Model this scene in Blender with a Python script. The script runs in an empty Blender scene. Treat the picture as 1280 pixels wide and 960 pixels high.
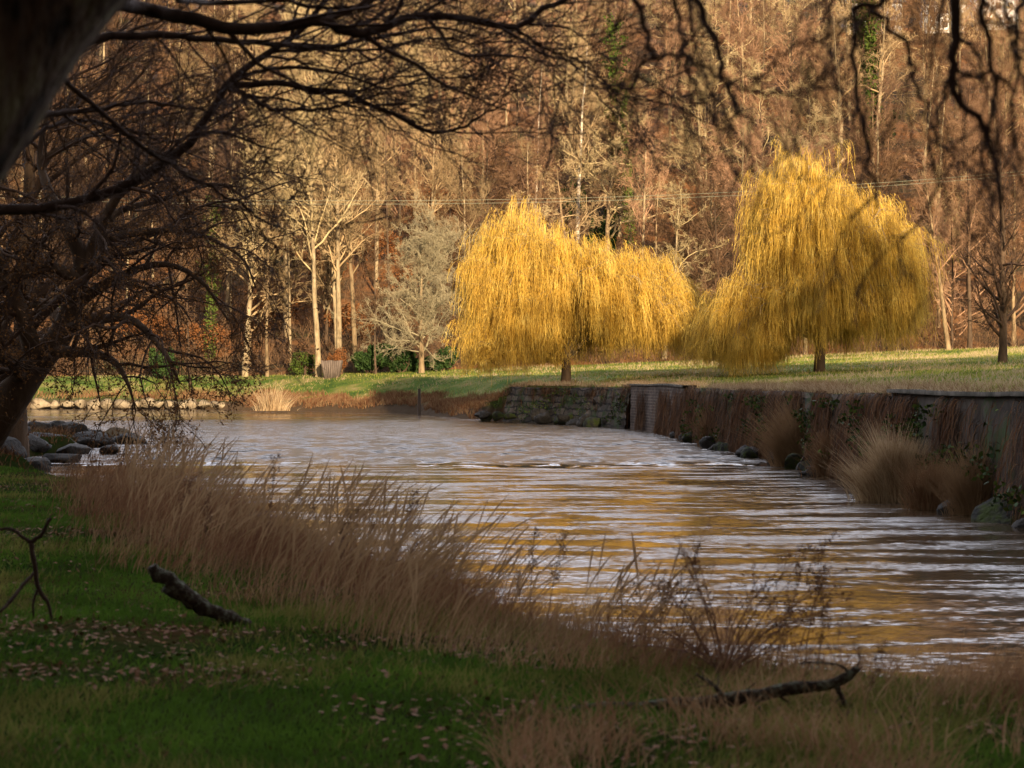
import bpy, math, numpy as np
from mathutils import Vector
S = bpy.context.scene
COL = S.collection
F = 2489.0; CAMZ = 2.8; HY = 472.0
R_ = np.random.default_rng
def P3(px, py, Y): return np.array([(px-640)/F*Y, Y, CAMZ-(py-HY)/F*Y])

# ------------------------------------------------------------------ noise
def _h(ix, iy, s):
    v = np.sin(ix*127.1+iy*311.7+s*74.7)*43758.5453
    return v-np.floor(v)
def vn(x, y, sc, s=0):
    x = np.asarray(x, float)/sc; y = np.asarray(y, float)/sc
    ix = np.floor(x); iy = np.floor(y); fx = x-ix; fy = y-iy
    fx = fx*fx*(3-2*fx); fy = fy*fy*(3-2*fy)
    return (_h(ix,iy,s)*(1-fx)+_h(ix+1,iy,s)*fx)*(1-fy)+(_h(ix,iy+1,s)*(1-fx)+_h(ix+1,iy+1,s)*fx)*fy
def fb(x, y, sc, s=0): return (vn(x,y,sc,s)+.5*vn(x,y,sc/2.1,s+3)+.25*vn(x,y,sc/4.3,s+7))/1.75

# ------------------------------------------------------------------ materials
def mat(name, cols, scale=2.0, rough=.9, bump=0.0, bscale=None, randv=0.0, detail=4, stretch=(1,1,1), coord='Object', transl=0, spec=.06, pos=None):
    m = bpy.data.materials.new(name); m.use_nodes = True; nt = m.node_tree; N = nt.nodes; Lk = nt.links
    b = N['Principled BSDF']; b.inputs['Roughness'].default_value = rough; b.inputs['Specular IOR Level'].default_value = spec
    tc = N.new('ShaderNodeTexCoord'); mp = N.new('ShaderNodeMapping'); mp.inputs['Scale'].default_value = stretch
    Lk.new(tc.outputs[coord], mp.inputs['Vector'])
    no = N.new('ShaderNodeTexNoise'); no.inputs['Scale'].default_value = scale; no.inputs['Detail'].default_value = detail; no.inputs['Roughness'].default_value = .65
    Lk.new(mp.outputs[0], no.inputs['Vector'])
    cr = N.new('ShaderNodeValToRGB'); e = cr.color_ramp.elements
    k = len(cols)
    ps = pos or [.3+.4*i/(k-1) if k > 1 else .5 for i in range(k)]
    for i, c in enumerate(cols):
        el = e[i] if i < 2 else e.new(1)
        el.color = (*c, 1); el.position = ps[i]
    if k == 1: e[1].color = (*cols[0], 1)
    Lk.new(no.outputs['Fac'], cr.inputs[0]); out = cr.outputs[0]
    if randv:
        oi = N.new('ShaderNodeObjectInfo'); hs = N.new('ShaderNodeHueSaturation')
        mr = N.new('ShaderNodeMapRange'); mr.inputs['To Min'].default_value = 1-randv; mr.inputs['To Max'].default_value = 1+randv
        Lk.new(oi.outputs['Random'], mr.inputs['Value']); Lk.new(mr.outputs[0], hs.inputs['Value']); Lk.new(out, hs.inputs['Color']); out = hs.outputs[0]
    Lk.new(out, b.inputs['Base Color'])
    if bump:
        n2 = N.new('ShaderNodeTexNoise'); n2.inputs['Scale'].default_value = bscale or scale*4; n2.inputs['Detail'].default_value = 5
        Lk.new(mp.outputs[0], n2.inputs['Vector'])
        bp = N.new('ShaderNodeBump'); bp.inputs['Distance'].default_value = bump; Lk.new(n2.outputs['Fac'], bp.inputs['Height']); Lk.new(bp.outputs[0], b.inputs['Normal'])
    if transl:
        tr = N.new('ShaderNodeBsdfTranslucent'); Lk.new(out, tr.inputs[0]); mx = N.new('ShaderNodeMixShader'); mx.inputs[0].default_value = transl
        o = N['Material Output']; Lk.new(b.outputs[0], mx.inputs[1]); Lk.new(tr.outputs[0], mx.inputs[2]); Lk.new(mx.outputs[0], o.inputs[0])
    return m
M = {}
M['tanbark'] = mat('tan_bark', [(.08,.055,.032),(.27,.19,.11),(.38,.29,.17)], 3, stretch=(1,1,.25), randv=.25, bump=.03)
M['palebark'] = mat('pale_bark', [(.12,.085,.05),(.30,.23,.14),(.44,.35,.22)], 3.5, stretch=(1,1,.3), randv=.15, bump=.03)
M['birch'] = mat('birch_bark', [(.06,.05,.04),(.55,.47,.36),(.72,.65,.54)], 2.5, stretch=(.5,.5,1.6), pos=[.33,.42,.7])
M['darkbark'] = mat('dark_bark', [(.05,.035,.025),(.15,.10,.065)], 2, stretch=(1,1,.25), bump=.04, randv=.2)
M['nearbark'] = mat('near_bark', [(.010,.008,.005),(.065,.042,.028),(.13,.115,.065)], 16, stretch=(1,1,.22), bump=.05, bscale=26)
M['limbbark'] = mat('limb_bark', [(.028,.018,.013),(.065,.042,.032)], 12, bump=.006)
M['neartwig'] = mat('near_twig', [(.035,.022,.016),(.07,.042,.03)], 5)
M['tantwig'] = mat('tan_twig', [(.24,.165,.085),(.44,.32,.18)], .5, randv=.4)
M['yeltwig'] = mat('yellow_twig', [(.34,.26,.13),(.56,.44,.25)], .5, randv=.2)
M['redtwig'] = mat('red_twig', [(.18,.10,.058),(.38,.235,.145)], .5, randv=.5)
M['browntwig'] = mat('brown_twig', [(.10,.055,.03),(.22,.135,.075)], .5, randv=.4)
M['greytwig'] = mat('grey_twig', [(.24,.20,.12),(.44,.38,.25)], .5)
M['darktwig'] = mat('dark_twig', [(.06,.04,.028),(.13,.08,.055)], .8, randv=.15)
M['rustleaf'] = mat('rust_leaf', [(.10,.04,.016),(.27,.115,.042)], 3)
M['brownleaf'] = mat('brown_leaf', [(.10,.05,.02),(.28,.14,.055)], 4, transl=.25)
M['ivy'] = mat('ivy_leaf', [(.035,.065,.012),(.13,.17,.035)], 1.2, randv=.2)
M['evergreen'] = mat('evergreen_leaf', [(.014,.034,.012),(.05,.085,.022)], 1.5, rough=.6)
M['willow'] = mat('willow_strand', [(.55,.33,.05),(.79,.53,.10),(.92,.74,.23)], .9, transl=.35, rough=.6)
M['willow_b'] = mat('willow_strand_ochre', [(.46,.28,.055),(.70,.48,.11)], .7, transl=.35, rough=.6)
M['willow_c'] = mat('willow_strand_olive', [(.20,.12,.03),(.38,.25,.06)], .7, transl=.3, rough=.6)
M['straw'] = mat('straw', [(.38,.27,.15),(.62,.47,.29)], 1.5, transl=.3)
M['drygrass'] = mat('dry_grass', [(.14,.072,.036),(.33,.19,.10)], .8, spec=0, transl=.25)
M['drygrass_b'] = mat('dry_grass_russet', [(.10,.045,.024),(.24,.115,.06)], .8, spec=0, transl=.2)
M['drygrass_c'] = mat('dry_grass_pale', [(.20,.12,.06),(.38,.25,.135)], .8, spec=0, transl=.25)
M['grass'] = mat('grass_blade', [(.024,.055,.006),(.085,.155,.018)], .9, transl=.3)
M['grass_b'] = mat('grass_blade_yellow', [(.08,.085,.018),(.20,.18,.05)], .9, transl=.3)
M['meadow_blade'] = mat('meadow_blade', [(.07,.12,.015),(.20,.24,.04)], .4, transl=.3)
M['meadow_blade_b'] = mat('meadow_blade_yellow', [(.20,.22,.04),(.40,.38,.10)], .4, transl=.3)
M['leaf'] = mat('fallen_leaf', [(.06,.03,.015),(.19,.09,.04)], 6)
M['stem'] = mat('weed_stem', [(.11,.055,.035),(.20,.11,.07)], 5)
M['seed'] = mat('seed_head', [(.07,.035,.024),(.16,.085,.055)], 30)
M['lichen'] = mat('lichen_bark', [(.03,.024,.018),(.07,.05,.035),(.20,.22,.16)], 22, bump=.05, pos=[.3,.5,.66])
M['darkrock'] = mat('dark_rock', [(.02,.018,.016),(.06,.054,.048)], 2.6, rough=.85, bump=.1, bscale=7, spec=.15)
M['palerock'] = mat('pale_rock', [(.07,.05,.035),(.24,.19,.13),(.36,.30,.21)], 1.2, bump=.08, bscale=4)
M['mossrock'] = mat('mossy_rock', [(.03,.03,.028),(.05,.055,.03),(.045,.06,.018)], 2.6, bump=.08, bscale=9, pos=[.4,.5,.56])
M['litter'] = mat('hill_floor', [(.035,.04,.015),(.09,.055,.03),(.20,.09,.035),(.08,.055,.03)], .12, detail=7, bump=.5, bscale=.9, pos=[.32,.45,.58,.7])
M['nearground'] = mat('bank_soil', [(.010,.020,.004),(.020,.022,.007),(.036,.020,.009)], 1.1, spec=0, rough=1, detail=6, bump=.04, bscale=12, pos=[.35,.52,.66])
M['wire'] = mat('cable', [(.26,.27,.20),(.30,.31,.24)], 2)
M['oldwood'] = mat('old_wood', [(.09,.07,.06),(.19,.15,.125)], 5, stretch=(1,1,.15), bump=.02)
M['white'] = mat('white_render', [(.66,.64,.62),(.8,.79,.78)], .5)
M['slate'] = mat('slate', [(.10,.10,.11),(.16,.16,.17)], 2)
M['glass'] = mat('window_glass', [(.03,.035,.04),(.05,.055,.06)], 1, rough=.15, spec=.5)

def field_mat():
    m = mat('meadow', [(.045,.085,.016),(.085,.135,.024),(.20,.185,.06),(.30,.235,.12)], .35, detail=8, bump=.12, bscale=2.2, pos=[.34,.47,.6,.72])
    nt = m.node_tree; N = nt.nodes; Lk = nt.links; b = N['Principled BSDF']
    src = b.inputs['Base Color'].links[0].from_socket
    geo = N.new('ShaderNodeNewGeometry'); sx = N.new('ShaderNodeSeparateXYZ'); Lk.new(geo.outputs['Position'], sx.inputs[0])
    no = N.new('ShaderNodeTexNoise'); no.inputs['Scale'].default_value = .8; no.inputs['Detail'].default_value = 5
    ad = N.new('ShaderNodeMath'); ad.operation = 'MULTIPLY_ADD'; ad.inputs[1].default_value = 1.2; Lk.new(no.outputs[0], ad.inputs[0]); 
    Lk.new(sx.outputs[2], ad.inputs[2])
    mr = N.new('ShaderNodeMapRange'); mr.inputs['From Min'].default_value = 1.3; mr.inputs['From Max'].default_value = 2.0
    Lk.new(ad.outputs[0], mr.inputs['Value'])
    mx = N.new('ShaderNodeMix'); mx.data_type = 'RGBA'; Lk.new(mr.outputs[0], mx.inputs['Factor'])
    mx.inputs['A'].default_value = (.075,.05,.03,1); Lk.new(src, mx.inputs['B']); Lk.new(mx.outputs['Result'], b.inputs['Base Color'])
    return m
M['field'] = field_mat()

def wall_mat(name, kind):
    m = bpy.data.materials.new(name); m.use_nodes = True; nt = m.node_tree; N = nt.nodes; Lk = nt.links
    b = N['Principled BSDF']; b.inputs['Roughness'].default_value = .9; b.inputs['Specular IOR Level'].default_value = .2
    uv = N.new('ShaderNodeUVMap'); uv.uv_map = 'UVMap'
    mp = N.new('ShaderNodeMapping'); Lk.new(uv.outputs[0], mp.inputs[0])
    nd = N.new('ShaderNodeTexNoise'); nd.inputs['Scale'].default_value = 1.3 ; nd.inputs['Detail'].default_value = 4; Lk.new(mp.outputs[0], nd.inputs['Vector'])
    vm = N.new('ShaderNodeMix'); vm.data_type = 'VECTOR'; vm.inputs['Factor'].default_value = .012 if kind == 'brick' else .35
    Lk.new(mp.outputs[0], vm.inputs['A']); Lk.new(nd.outputs['Color'], vm.inputs['B'])
    br = N.new('ShaderNodeTexBrick'); Lk.new(vm.outputs['Result'], br.inputs['Vector'])
    br.inputs['Scale'].default_value = 1
    if kind == 'brick':
        br.inputs['Brick Width'].default_value = .5; br.inputs['Row Height'].default_value = .15; br.inputs['Mortar Size'].default_value = .02
        c1, c2, mo = (.07,.052,.045,1), (.13,.10,.085,1), (.18,.155,.135,1)
    elif kind == 'stone':
        br.inputs['Brick Width'].default_value = .7; br.inputs['Row Height'].default_value = .26; br.inputs['Mortar Size'].default_value = .035
        c1, c2, mo = (.05,.042,.034,1), (.15,.125,.10,1), (.018,.015,.012,1)
    else:
        br.inputs['Brick Width'].default_value = 2.6; br.inputs['Row Height'].default_value = 1.1; br.inputs['Mortar Size'].default_value = .02
        c1, c2, mo = (.06,.052,.044,1), (.10,.086,.072,1), (.03,.025,.02,1)
    br.inputs['Color1'].default_value = c1; br.inputs['Color2'].default_value = c2; br.inputs['Mortar'].default_value = mo
    n1 = N.new('ShaderNodeTexNoise'); n1.inputs['Scale'].default_value = 1.1; n1.inputs['Detail'].default_value = 7; n1.inputs['Roughness'].default_value = .7; Lk.new(mp.outputs[0], n1.inputs['Vector'])
    cr = N.new('ShaderNodeValToRGB'); cr.color_ramp.elements[0].position = .35; cr.color_ramp.elements[0].color = (.45,.38,.32,1); cr.color_ramp.elements[1].position = .7; cr.color_ramp.elements[1].color = (1.4,1.3,1.2,1)
    Lk.new(n1.outputs[0], cr.inputs[0])
    mu = N.new('ShaderNodeMix'); mu.data_type = 'RGBA'; mu.blend_type = 'MULTIPLY'; mu.inputs['Factor'].default_value = 1; Lk.new(br.outputs['Color'], mu.inputs['A']); Lk.new(cr.outputs[0], mu.inputs['B'])
    n2 = N.new('ShaderNodeTexNoise'); n2.inputs['Scale'].default_value = .8; n2.inputs['Detail'].default_value = 8; n2.inputs['Roughness'].default_value = .75
    mp2 = N.new('ShaderNodeMapping'); mp2.inputs['Location'].default_value = (7,3,1); Lk.new(uv.outputs[0], mp2.inputs[0]); Lk.new(mp2.outputs[0], n2.inputs['Vector'])
    mr = N.new('ShaderNodeMapRange'); mr.inputs['From Min'].default_value = .52 if kind != 'brick' else .60; mr.inputs['From Max'].default_value = .60 if kind != 'brick' else .72; Lk.new(n2.outputs[0], mr.inputs['Value'])
    m2 = N.new('ShaderNodeMix'); m2.data_type = 'RGBA'; Lk.new(mr.outputs[0], m2.inputs['Factor']); Lk.new(mu.outputs['Result'], m2.inputs['A']); m2.inputs['B'].default_value = (.035,.055,.012,1)
    Lk.new(m2.outputs['Result'], b.inputs['Base Color'])
    bp = N.new('ShaderNodeBump'); bp.inputs['Distance'].default_value = .05; 
    ad = N.new('ShaderNodeMath'); ad.operation = 'SUBTRACT'; Lk.new(n1.outputs[0], ad.inputs[0]); Lk.new(br.outputs['Fac'], ad.inputs[1]); Lk.new(ad.outputs[0], bp.inputs['Height'])
    Lk.new(bp.outputs[0], b.inputs['Normal'])
    return m

def water_mat():
    m = bpy.data.materials.new('river_water'); m.use_nodes = True; nt = m.node_tree; N = nt.nodes; Lk = nt.links
    b = N['Principled BSDF']; b.inputs['Base Color'].default_value = (.060,.038,.020,1); b.inputs['Roughness'].default_value = .045; b.inputs['IOR'].default_value = 1.33
    b.inputs['Specular IOR Level'].default_value = .5
    geo = N.new('ShaderNodeNewGeometry')
    def noise(scale, st, det=3, rough=.55, dist=0, loc=(0,0,0)):
        mp = N.new('ShaderNodeMapping'); mp.inputs['Scale'].default_value = st; mp.inputs['Location'].default_value = loc; Lk.new(geo.outputs['Position'], mp.inputs[0])
        n = N.new('ShaderNodeTexNoise'); n.inputs['Scale'].default_value = scale; n.inputs['Detail'].default_value = det; n.inputs['Roughness'].default_value = rough; n.inputs['Distortion'].default_value = dist
        Lk.new(mp.outputs[0], n.inputs['Vector']); return n.outputs[0]
    def mth(op, a, c=None, d=None):
        x = N.new('ShaderNodeMath'); x.operation = op
        for i, v in enumerate((a, c, d)):
            if v is None: continue
            if isinstance(v, (int, float)): x.inputs[i].default_value = v
            else: Lk.new(v, x.inputs[i])
        return x.outputs[0]
    def mrange(v, a, c, lo=0, hi=1):
        x = N.new('ShaderNodeMapRange'); x.interpolation_type = 'SMOOTHSTEP'
        x.inputs['From Min'].default_value = a; x.inputs['From Max'].default_value = c; x.inputs['To Min'].default_value = lo; x.inputs['To Max'].default_value = hi
        Lk.new(v, x.inputs['Value']); return x.outputs[0]
    sx = N.new('ShaderNodeSeparateXYZ'); Lk.new(geo.outputs['Position'], sx.inputs[0]); Y = sx.outputs[1]
    wob = noise(.05, (1,1,1), 3); Yw = mth('MULTIPLY_ADD', wob, 12.0, mth('ADD', Y, -6.0))
    rif = mth('MULTIPLY', mrange(Yw, 64, 68), mrange(Yw, 140, 118))          # the rapid
    far = mrange(Yw, 128, 150)
    # long smooth streaks on the calm reach
    st = noise(.62, (.5,1.3,1), 5, .68, .5)
    streak = mrange(st, WSTREAK[0], WSTREAK[1])
    patch = mrange(noise(.09, (.5,1.4,1), 3, .5, 0, (5,9,0)), .32, .58)
    fine = noise(5.5, (.65,1.1,1), 3, .6)
    mid = noise(1.7, (.7,1.2,1), 3, .55, .4)
    big = noise(.8, (.8,1.2,1), 4, .6, .5)
    near_amp = mth('MULTIPLY', streak, mth('MULTIPLY_ADD', patch, .7, .3))
    calm = mth('SUBTRACT', 1.0, rif)
    def nvec(scale, st, det, amp, loc):
        mp = N.new('ShaderNodeMapping'); mp.inputs['Scale'].default_value = st; mp.inputs['Location'].default_value = loc; Lk.new(geo.outputs['Position'], mp.inputs[0])
        n = N.new('ShaderNodeTexNoise'); n.inputs['Scale'].default_value = scale; n.inputs['Detail'].default_value = det; n.inputs['Roughness'].default_value = .6
        Lk.new(mp.outputs[0], n.inputs['Vector'])
        v = N.new('ShaderNodeVectorMath'); v.operation = 'SUBTRACT'; Lk.new(n.outputs['Color'], v.inputs[0]); v.inputs[1].default_value = (.5,.5,.5)
        w_ = N.new('ShaderNodeVectorMath'); w_.operation = 'SCALE'; Lk.new(v.outputs[0], w_.inputs[0]); Lk.new(amp, w_.inputs['Scale']); return w_.outputs[0]
    damp = mth('MULTIPLY_ADD', far, -.8, 1.0)
    a_f = mth('MULTIPLY', damp, mth('ADD', mth('MULTIPLY', calm, mth('MULTIPLY_ADD', near_amp, WF[1], WF[0])), mth('MULTIPLY', rif, WF[2])))
    a_m = mth('MULTIPLY', damp, mth('ADD', mth('MULTIPLY', calm, mth('MULTIPLY_ADD', near_amp, WM[1], WM[0])), mth('MULTIPLY', rif, WM[2])))
    rg = mth('ADD', .07, mth('ADD', mth('MULTIPLY', mth('MULTIPLY', calm, near_amp), .24), mth('MULTIPLY', rif, .14))); Lk.new(rg, b.inputs['Roughness'])
    v1 = nvec(11, (.5,1.3,1), 3, a_f, (0,0,0)); v2 = nvec(1.3, (.6,1.4,1), 3, a_m, (3,1,0))
    chop = mth('MULTIPLY', mth('MULTIPLY', mrange(Yw, 60, 68), mrange(Yw, 105, 78)), 4.2)
    v3 = nvec(.62, (1.7,.75,1), 4, chop, (9,4,0)); s0 = N.new('ShaderNodeVectorMath'); s0.operation = 'ADD'; Lk.new(v3, s0.inputs[0]); Lk.new(v2, s0.inputs[1])
    s1 = N.new('ShaderNodeVectorMath'); s1.operation = 'ADD'; Lk.new(v1, s1.inputs[0]); Lk.new(s0.outputs[0], s1.inputs[1])
    s2 = N.new('ShaderNodeVectorMath'); s2.operation = 'MULTIPLY'; Lk.new(s1.outputs[0], s2.inputs[0]); s2.inputs[1].default_value = (1,1,0)
    s3 = N.new('ShaderNodeVectorMath'); s3.operation = 'ADD'; Lk.new(s2.outputs[0], s3.inputs[0]); s3.inputs[1].default_value = (0,0,1)
    s4 = N.new('ShaderNodeVectorMath'); s4.operation = 'NORMALIZE'; Lk.new(s3.outputs[0], s4.inputs[0]); Lk.new(s4.outputs[0], b.inputs['Normal'])
    return m
WSTREAK = (.43,.60); WF = (.14,1.5,2.2); WM = (.05,.38,1.9)
M['water'] = water_mat()

# ------------------------------------------------------------------ mesh helpers
def mesh(name, V, Q, m, smooth=False, mi=None, uv=None):
    """V (n,3); Q (k,4) or (k,3); m one or several materials"""
    me = bpy.data.meshes.new(name); V = np.ascontiguousarray(V, np.float32); Q = np.ascontiguousarray(Q, np.int32); k, c = Q.shape
    me.vertices.add(len(V)); me.vertices.foreach_set('co', V.ravel())
    me.loops.add(k*c); me.loops.foreach_set('vertex_index', Q.ravel())
    me.polygons.add(k); me.polygons.foreach_set('loop_start', np.arange(k, dtype=np.int32)*c); me.polygons.foreach_set('loop_total', np.full(k, c, np.int32))
    for x in (m if isinstance(m, (list, tuple)) else [m]): me.materials.append(M[x] if isinstance(x, str) else x)
    if mi is not None: me.polygons.foreach_set('material_index', np.ascontiguousarray(mi, np.int32))
    me.update(calc_edges=True)
    if smooth: me.polygons.foreach_set('use_smooth', np.ones(k, bool))
    if uv is not None:
        l = me.uv_layers.new(name='UVMap'); l.data.foreach_set('uv', np.ascontiguousarray(uv[Q.ravel()], np.float32).ravel())
    me.validate(); return me
def obj(name, me, parent=None, loc=None, **kw):
    o = bpy.data.objects.new(name, me); COL.objects.link(o)
    if parent: o.parent = parent
    if loc is not None: o.location = [float(v) for v in loc]
    for k, v in kw.items(): o[k] = v
    return o
def root(name, label, cat, loc=(0,0,0), rz=0, group=None):
    o = bpy.data.objects.new(name, None); COL.objects.link(o); o.location = [float(v) for v in loc]; o.rotation_euler = (0,0,rz)
    o.empty_display_size = .3; o['label'] = label; o['category'] = cat
    if group: o['group'] = group
    return o
def join(parts):
    V = []; Q = []; n = 0
    for v, q in parts: V.append(v); Q.append(q+n); n += len(v)
    return np.concatenate(V), np.concatenate(Q)
def tubes(P, R, k=4):
    P = np.asarray(P, float); R = np.asarray(R, float); N, n, _ = P.shape
    T = np.gradient(P, axis=1); T /= np.linalg.norm(T, axis=2, keepdims=True)+1e-9
    mT = T.mean(axis=1); ref = np.where(np.abs(mT[:, 2:3]) > .75, np.array([[1.,.13,0]]), np.array([[.1,0.05,1.]]))[:, None, :]
    U = np.cross(T, ref); U /= np.linalg.norm(U, axis=2, keepdims=True)+1e-9
    W = np.cross(T, U); a = np.arange(k)*2*math.pi/k
    V = P[:, :, None, :]+R[:, :, None, None]*(U[:, :, None, :]*np.cos(a)[None, None, :, None]+W[:, :, None, :]*np.sin(a)[None, None, :, None])
    b = (np.arange(N)[:, None, None]*n+np.arange(n-1)[None, :, None])*k; j = np.arange(k)[None, None, :]; j2 = (j+1) % k
    Q = np.stack([b+j, b+j2, b+k+j2, b+k+j], -1).reshape(-1, 4)
    return V.reshape(-1, 3), Q
def ribbons(P, W, side):
    P = np.asarray(P, float); N, n, _ = P.shape
    o = side[:, None, :]*np.asarray(W)[:, :, None]*.5
    V = np.stack([P-o, P+o], 2).reshape(-1, 3)
    b = (np.arange(N)[:, None]*n+np.arange(n-1)[None, :])*2
    Q = np.stack([b, b+1, b+3, b+2], -1).reshape(-1, 4)
    return V, Q
def unit(v): return v/(np.linalg.norm(v, axis=-1, keepdims=True)+1e-9)
def rdir(r, n): return unit(r.normal(size=(n, 3)))
def leaves(C, size, r, flat=None, asp=.6):
    n = len(C); U = rdir(r, n); A = rdir(r, n)
    if flat: U[:, 2] *= flat; U = unit(U); A[:, 2] *= flat
    W = unit(np.cross(U, A)) if not flat else unit(np.stack([-U[:, 1], U[:, 0], r.uniform(-.3, .3, n)], 1))
    s = (size*r.uniform(.6, 1.4, n))[:, None]
    V = np.stack([C-U*s*.5, C-W*s*.5*asp, C+U*s*.5, C+W*s*.5*asp], 1).reshape(-1, 3)
    return V, np.arange(n*4).reshape(-1, 4)
def resample(pts, n):
    p = np.asarray(pts, float); m = len(p); e = np.vstack([2*p[0]-p[1], p, 2*p[-1]-p[-2]])
    t = np.linspace(0, m-1-1e-6, n); i = t.astype(int); f = (t-i)[:, None]
    a, b, c, d = e[i], e[i+1], e[i+2], e[i+3]
    return .5*((2*b)+(-a+c)*f+(2*a-5*b+4*c-d)*f*f+(-a+3*b-3*c+d)*f**3)
def grow(P, R, m, n, L, ang, bias, wig, r, t0=.2, t1=1., rr=.55, tip=.3, rmin=.0, Labs=False, shorten=.55):
    """children of branches P (N,k,3): m each, n points, length L x parent's (or absolute)"""
    N, k, _ = P.shape; idx = np.repeat(np.arange(N), m); c = len(idx)
    u = (np.tile(np.arange(m), N)+r.uniform(0, 1, c))/m; t = t0+(t1-t0)*u
    f = t*(k-1); i = np.clip(f.astype(int), 0, k-2); w = (f-i)[:, None]
    p0 = P[idx, i]*(1-w)+P[idx, i+1]*w; T = unit(P[idx, i+1]-P[idx, i]); r0 = R[idx, i]*(1-w[:, 0])+R[idx, i+1]*w[:, 0]
    pl = np.linalg.norm(np.diff(P, axis=1), axis=2).sum(1)[idx]
    A = rdir(r, c); pr = unit(A-(A*T).sum(1, keepdims=True)*T)
    a = np.radians(ang)*r.uniform(.6, 1.35, c)[:, None]
    d = T*np.cos(a)+pr*np.sin(a)
    ln = (L if Labs else L*pl)*r.uniform(.55, 1.3, c)*(1-shorten*t)
    st = (ln/(n-1))[:, None]; out = np.empty((c, n, 3)); out[:, 0] = p0; bias = np.asarray(bias, float)
    for s in range(1, n):
        d = unit(d+r.normal(size=(c, 3))*wig+bias); out[:, s] = out[:, s-1]+d*st
    rs = np.maximum(r0*rr*r.uniform(.7, 1.1, c), rmin)
    RR = np.maximum(rs[:, None]*np.linspace(1, tip, n)[None, :], rmin)
    return out, RR
def blob(r, rx, ry, rz, sub=2, rough=.25, seed=0):
    import bmesh
    bm = bmesh.new(); bmesh.ops.create_icosphere(bm, subdivisions=sub, radius=1)
    V = np.array([v.co[:] for v in bm.verts]); Q = np.array([[v.index for v in f.verts] for f in bm.faces]); bm.free()
    for _ in range(9):                                    # chop facets like broken stone
        nrm = rdir(r, 1)[0]; h = r.uniform(.45, .8); d = V@nrm; V -= np.where(d > h, d-h, 0)[:, None]*nrm*.9
    V *= 1+(r.uniform(size=(len(V), 1))-.5)*rough*.5
    return V*[rx, ry, rz], Q

# ------------------------------------------------------------------ shore lines and heights
SHORE = np.array([(14,25),(10.6,34),(9.9,43),(9.5,54),(9.2,69),(8.5,80),(8.0,93),(7.2,106),(4.6,117),(0,127),(-4.6,142),(-7,154),(-12,162),(-17,168),(-23,173.5),(-27,177),(-43,177.5),(-85,172),(-160,165)], float)
BANK = np.array([(40,3),(12,8.6),(6,10.6),(3.1,11.7),(1.8,12.7),(.35,15.2),(-1.6,20.5),(-3.9,27),(-6.2,34),(-9,38.5),(-13,42),(-13.3,50),(-13.5,57),(-16.2,63),(-17,70),(-16.5,76),(-18,84),(-24,90),(-40,97),(-100,110)], float)
def sdist(x, y, L, poly):
    x = np.asarray(x, float); y = np.asarray(y, float); best = np.full(x.shape, 1e9)
    for (ax, ay), (bx, by) in zip(L[:-1], L[1:]):
        dx, dy = bx-ax, by-ay; t = np.clip(((x-ax)*dx+(y-ay)*dy)/(dx*dx+dy*dy), 0, 1)
        best = np.minimum(best, np.hypot(x-ax-t*dx, y-ay-t*dy))
    ins = np.zeros(x.shape, bool); j = len(poly)-1
    for i in range(len(poly)):
        xi, yi = poly[i]; xj, yj = poly[j]
        with np.errstate(divide='ignore', invalid='ignore'):
            c = ((yi > y) != (yj > y)) & (x < (xj-xi)*(y-yi)/(yj-yi+1e-12)+xi)
        ins ^= c; j = i
    return np.where(ins, best, -best)
SHP = np.vstack([SHORE, [(-160,900),(500,900),(500,25)]])
BKP = np.vstack([BANK, [(-300,110),(-300,-300),(300,-300),(300,3)]])
def sm(a, b, x): t = np.clip((x-a)/(b-a), 0, 1); return t*t*(3-2*t)
def fz(x, y):
    """far bank and meadow"""
    x = np.asarray(x, float); y = np.asarray(y, float); d = sdist(x, y, SHORE, SHP)
    full = 2.28+.10*sm(62,42,y)+.054*np.clip(d, 0, 60)+.22*(fb(x,y,9,4)-.5)
    wl = sm(138, 124, y)                                             # walled reach
    e = d+.5*(fb(x,y,2.5,9)-.5)*(1-wl)
    low = .75+.25*(fb(x,y,3,2)-.5)
    bank = -.9+(.9+low)*sm(-1.2,.6,e)+(full-low)*sm(.2,10.5,e)
    wallp = np.where(d > .18, full, -.9)
    return wl*wallp+(1-wl)*bank
def nz(x, y):
    x = np.asarray(x, float); y = np.asarray(y, float); d = sdist(x, y, BANK, BKP)
    top = 1.12-.55*sm(38,60,y)+.20*(fb(x,y,3.2,21)-.5)-.10*sm(4,0,d)*sm(45,30,y)
    return -.8+(top+.8)*sm(-.9,.7,d+.35*(fb(x,y,1.4,5)-.5))
def hz(x, y):
    x = np.asarray(x, float); y = np.asarray(y, float)
    return 3.85+.022*np.clip(x,-60,60)+.385*np.clip(y-190,0,192)*sm(188,215,y)**.3+5*(fb(x,y,38,11)-.5)*sm(195,230,y)+.9*(fb(x,y,6,12)-.5)
def grid(xs, ys, fn):
    X, Y = np.meshgrid(xs, ys); Z = fn(X, Y); V = np.stack([X, Y, Z], -1).reshape(-1, 3); nx = len(xs)
    i = (np.arange(len(ys)-1)[:, None]*nx+np.arange(nx-1)[None, :]).ravel()
    return V, np.stack([i, i+1, i+nx+1, i+nx], -1)
def gz(x, y): return float(fz(x, y)) if y < 190 else float(hz(x, y))

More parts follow.
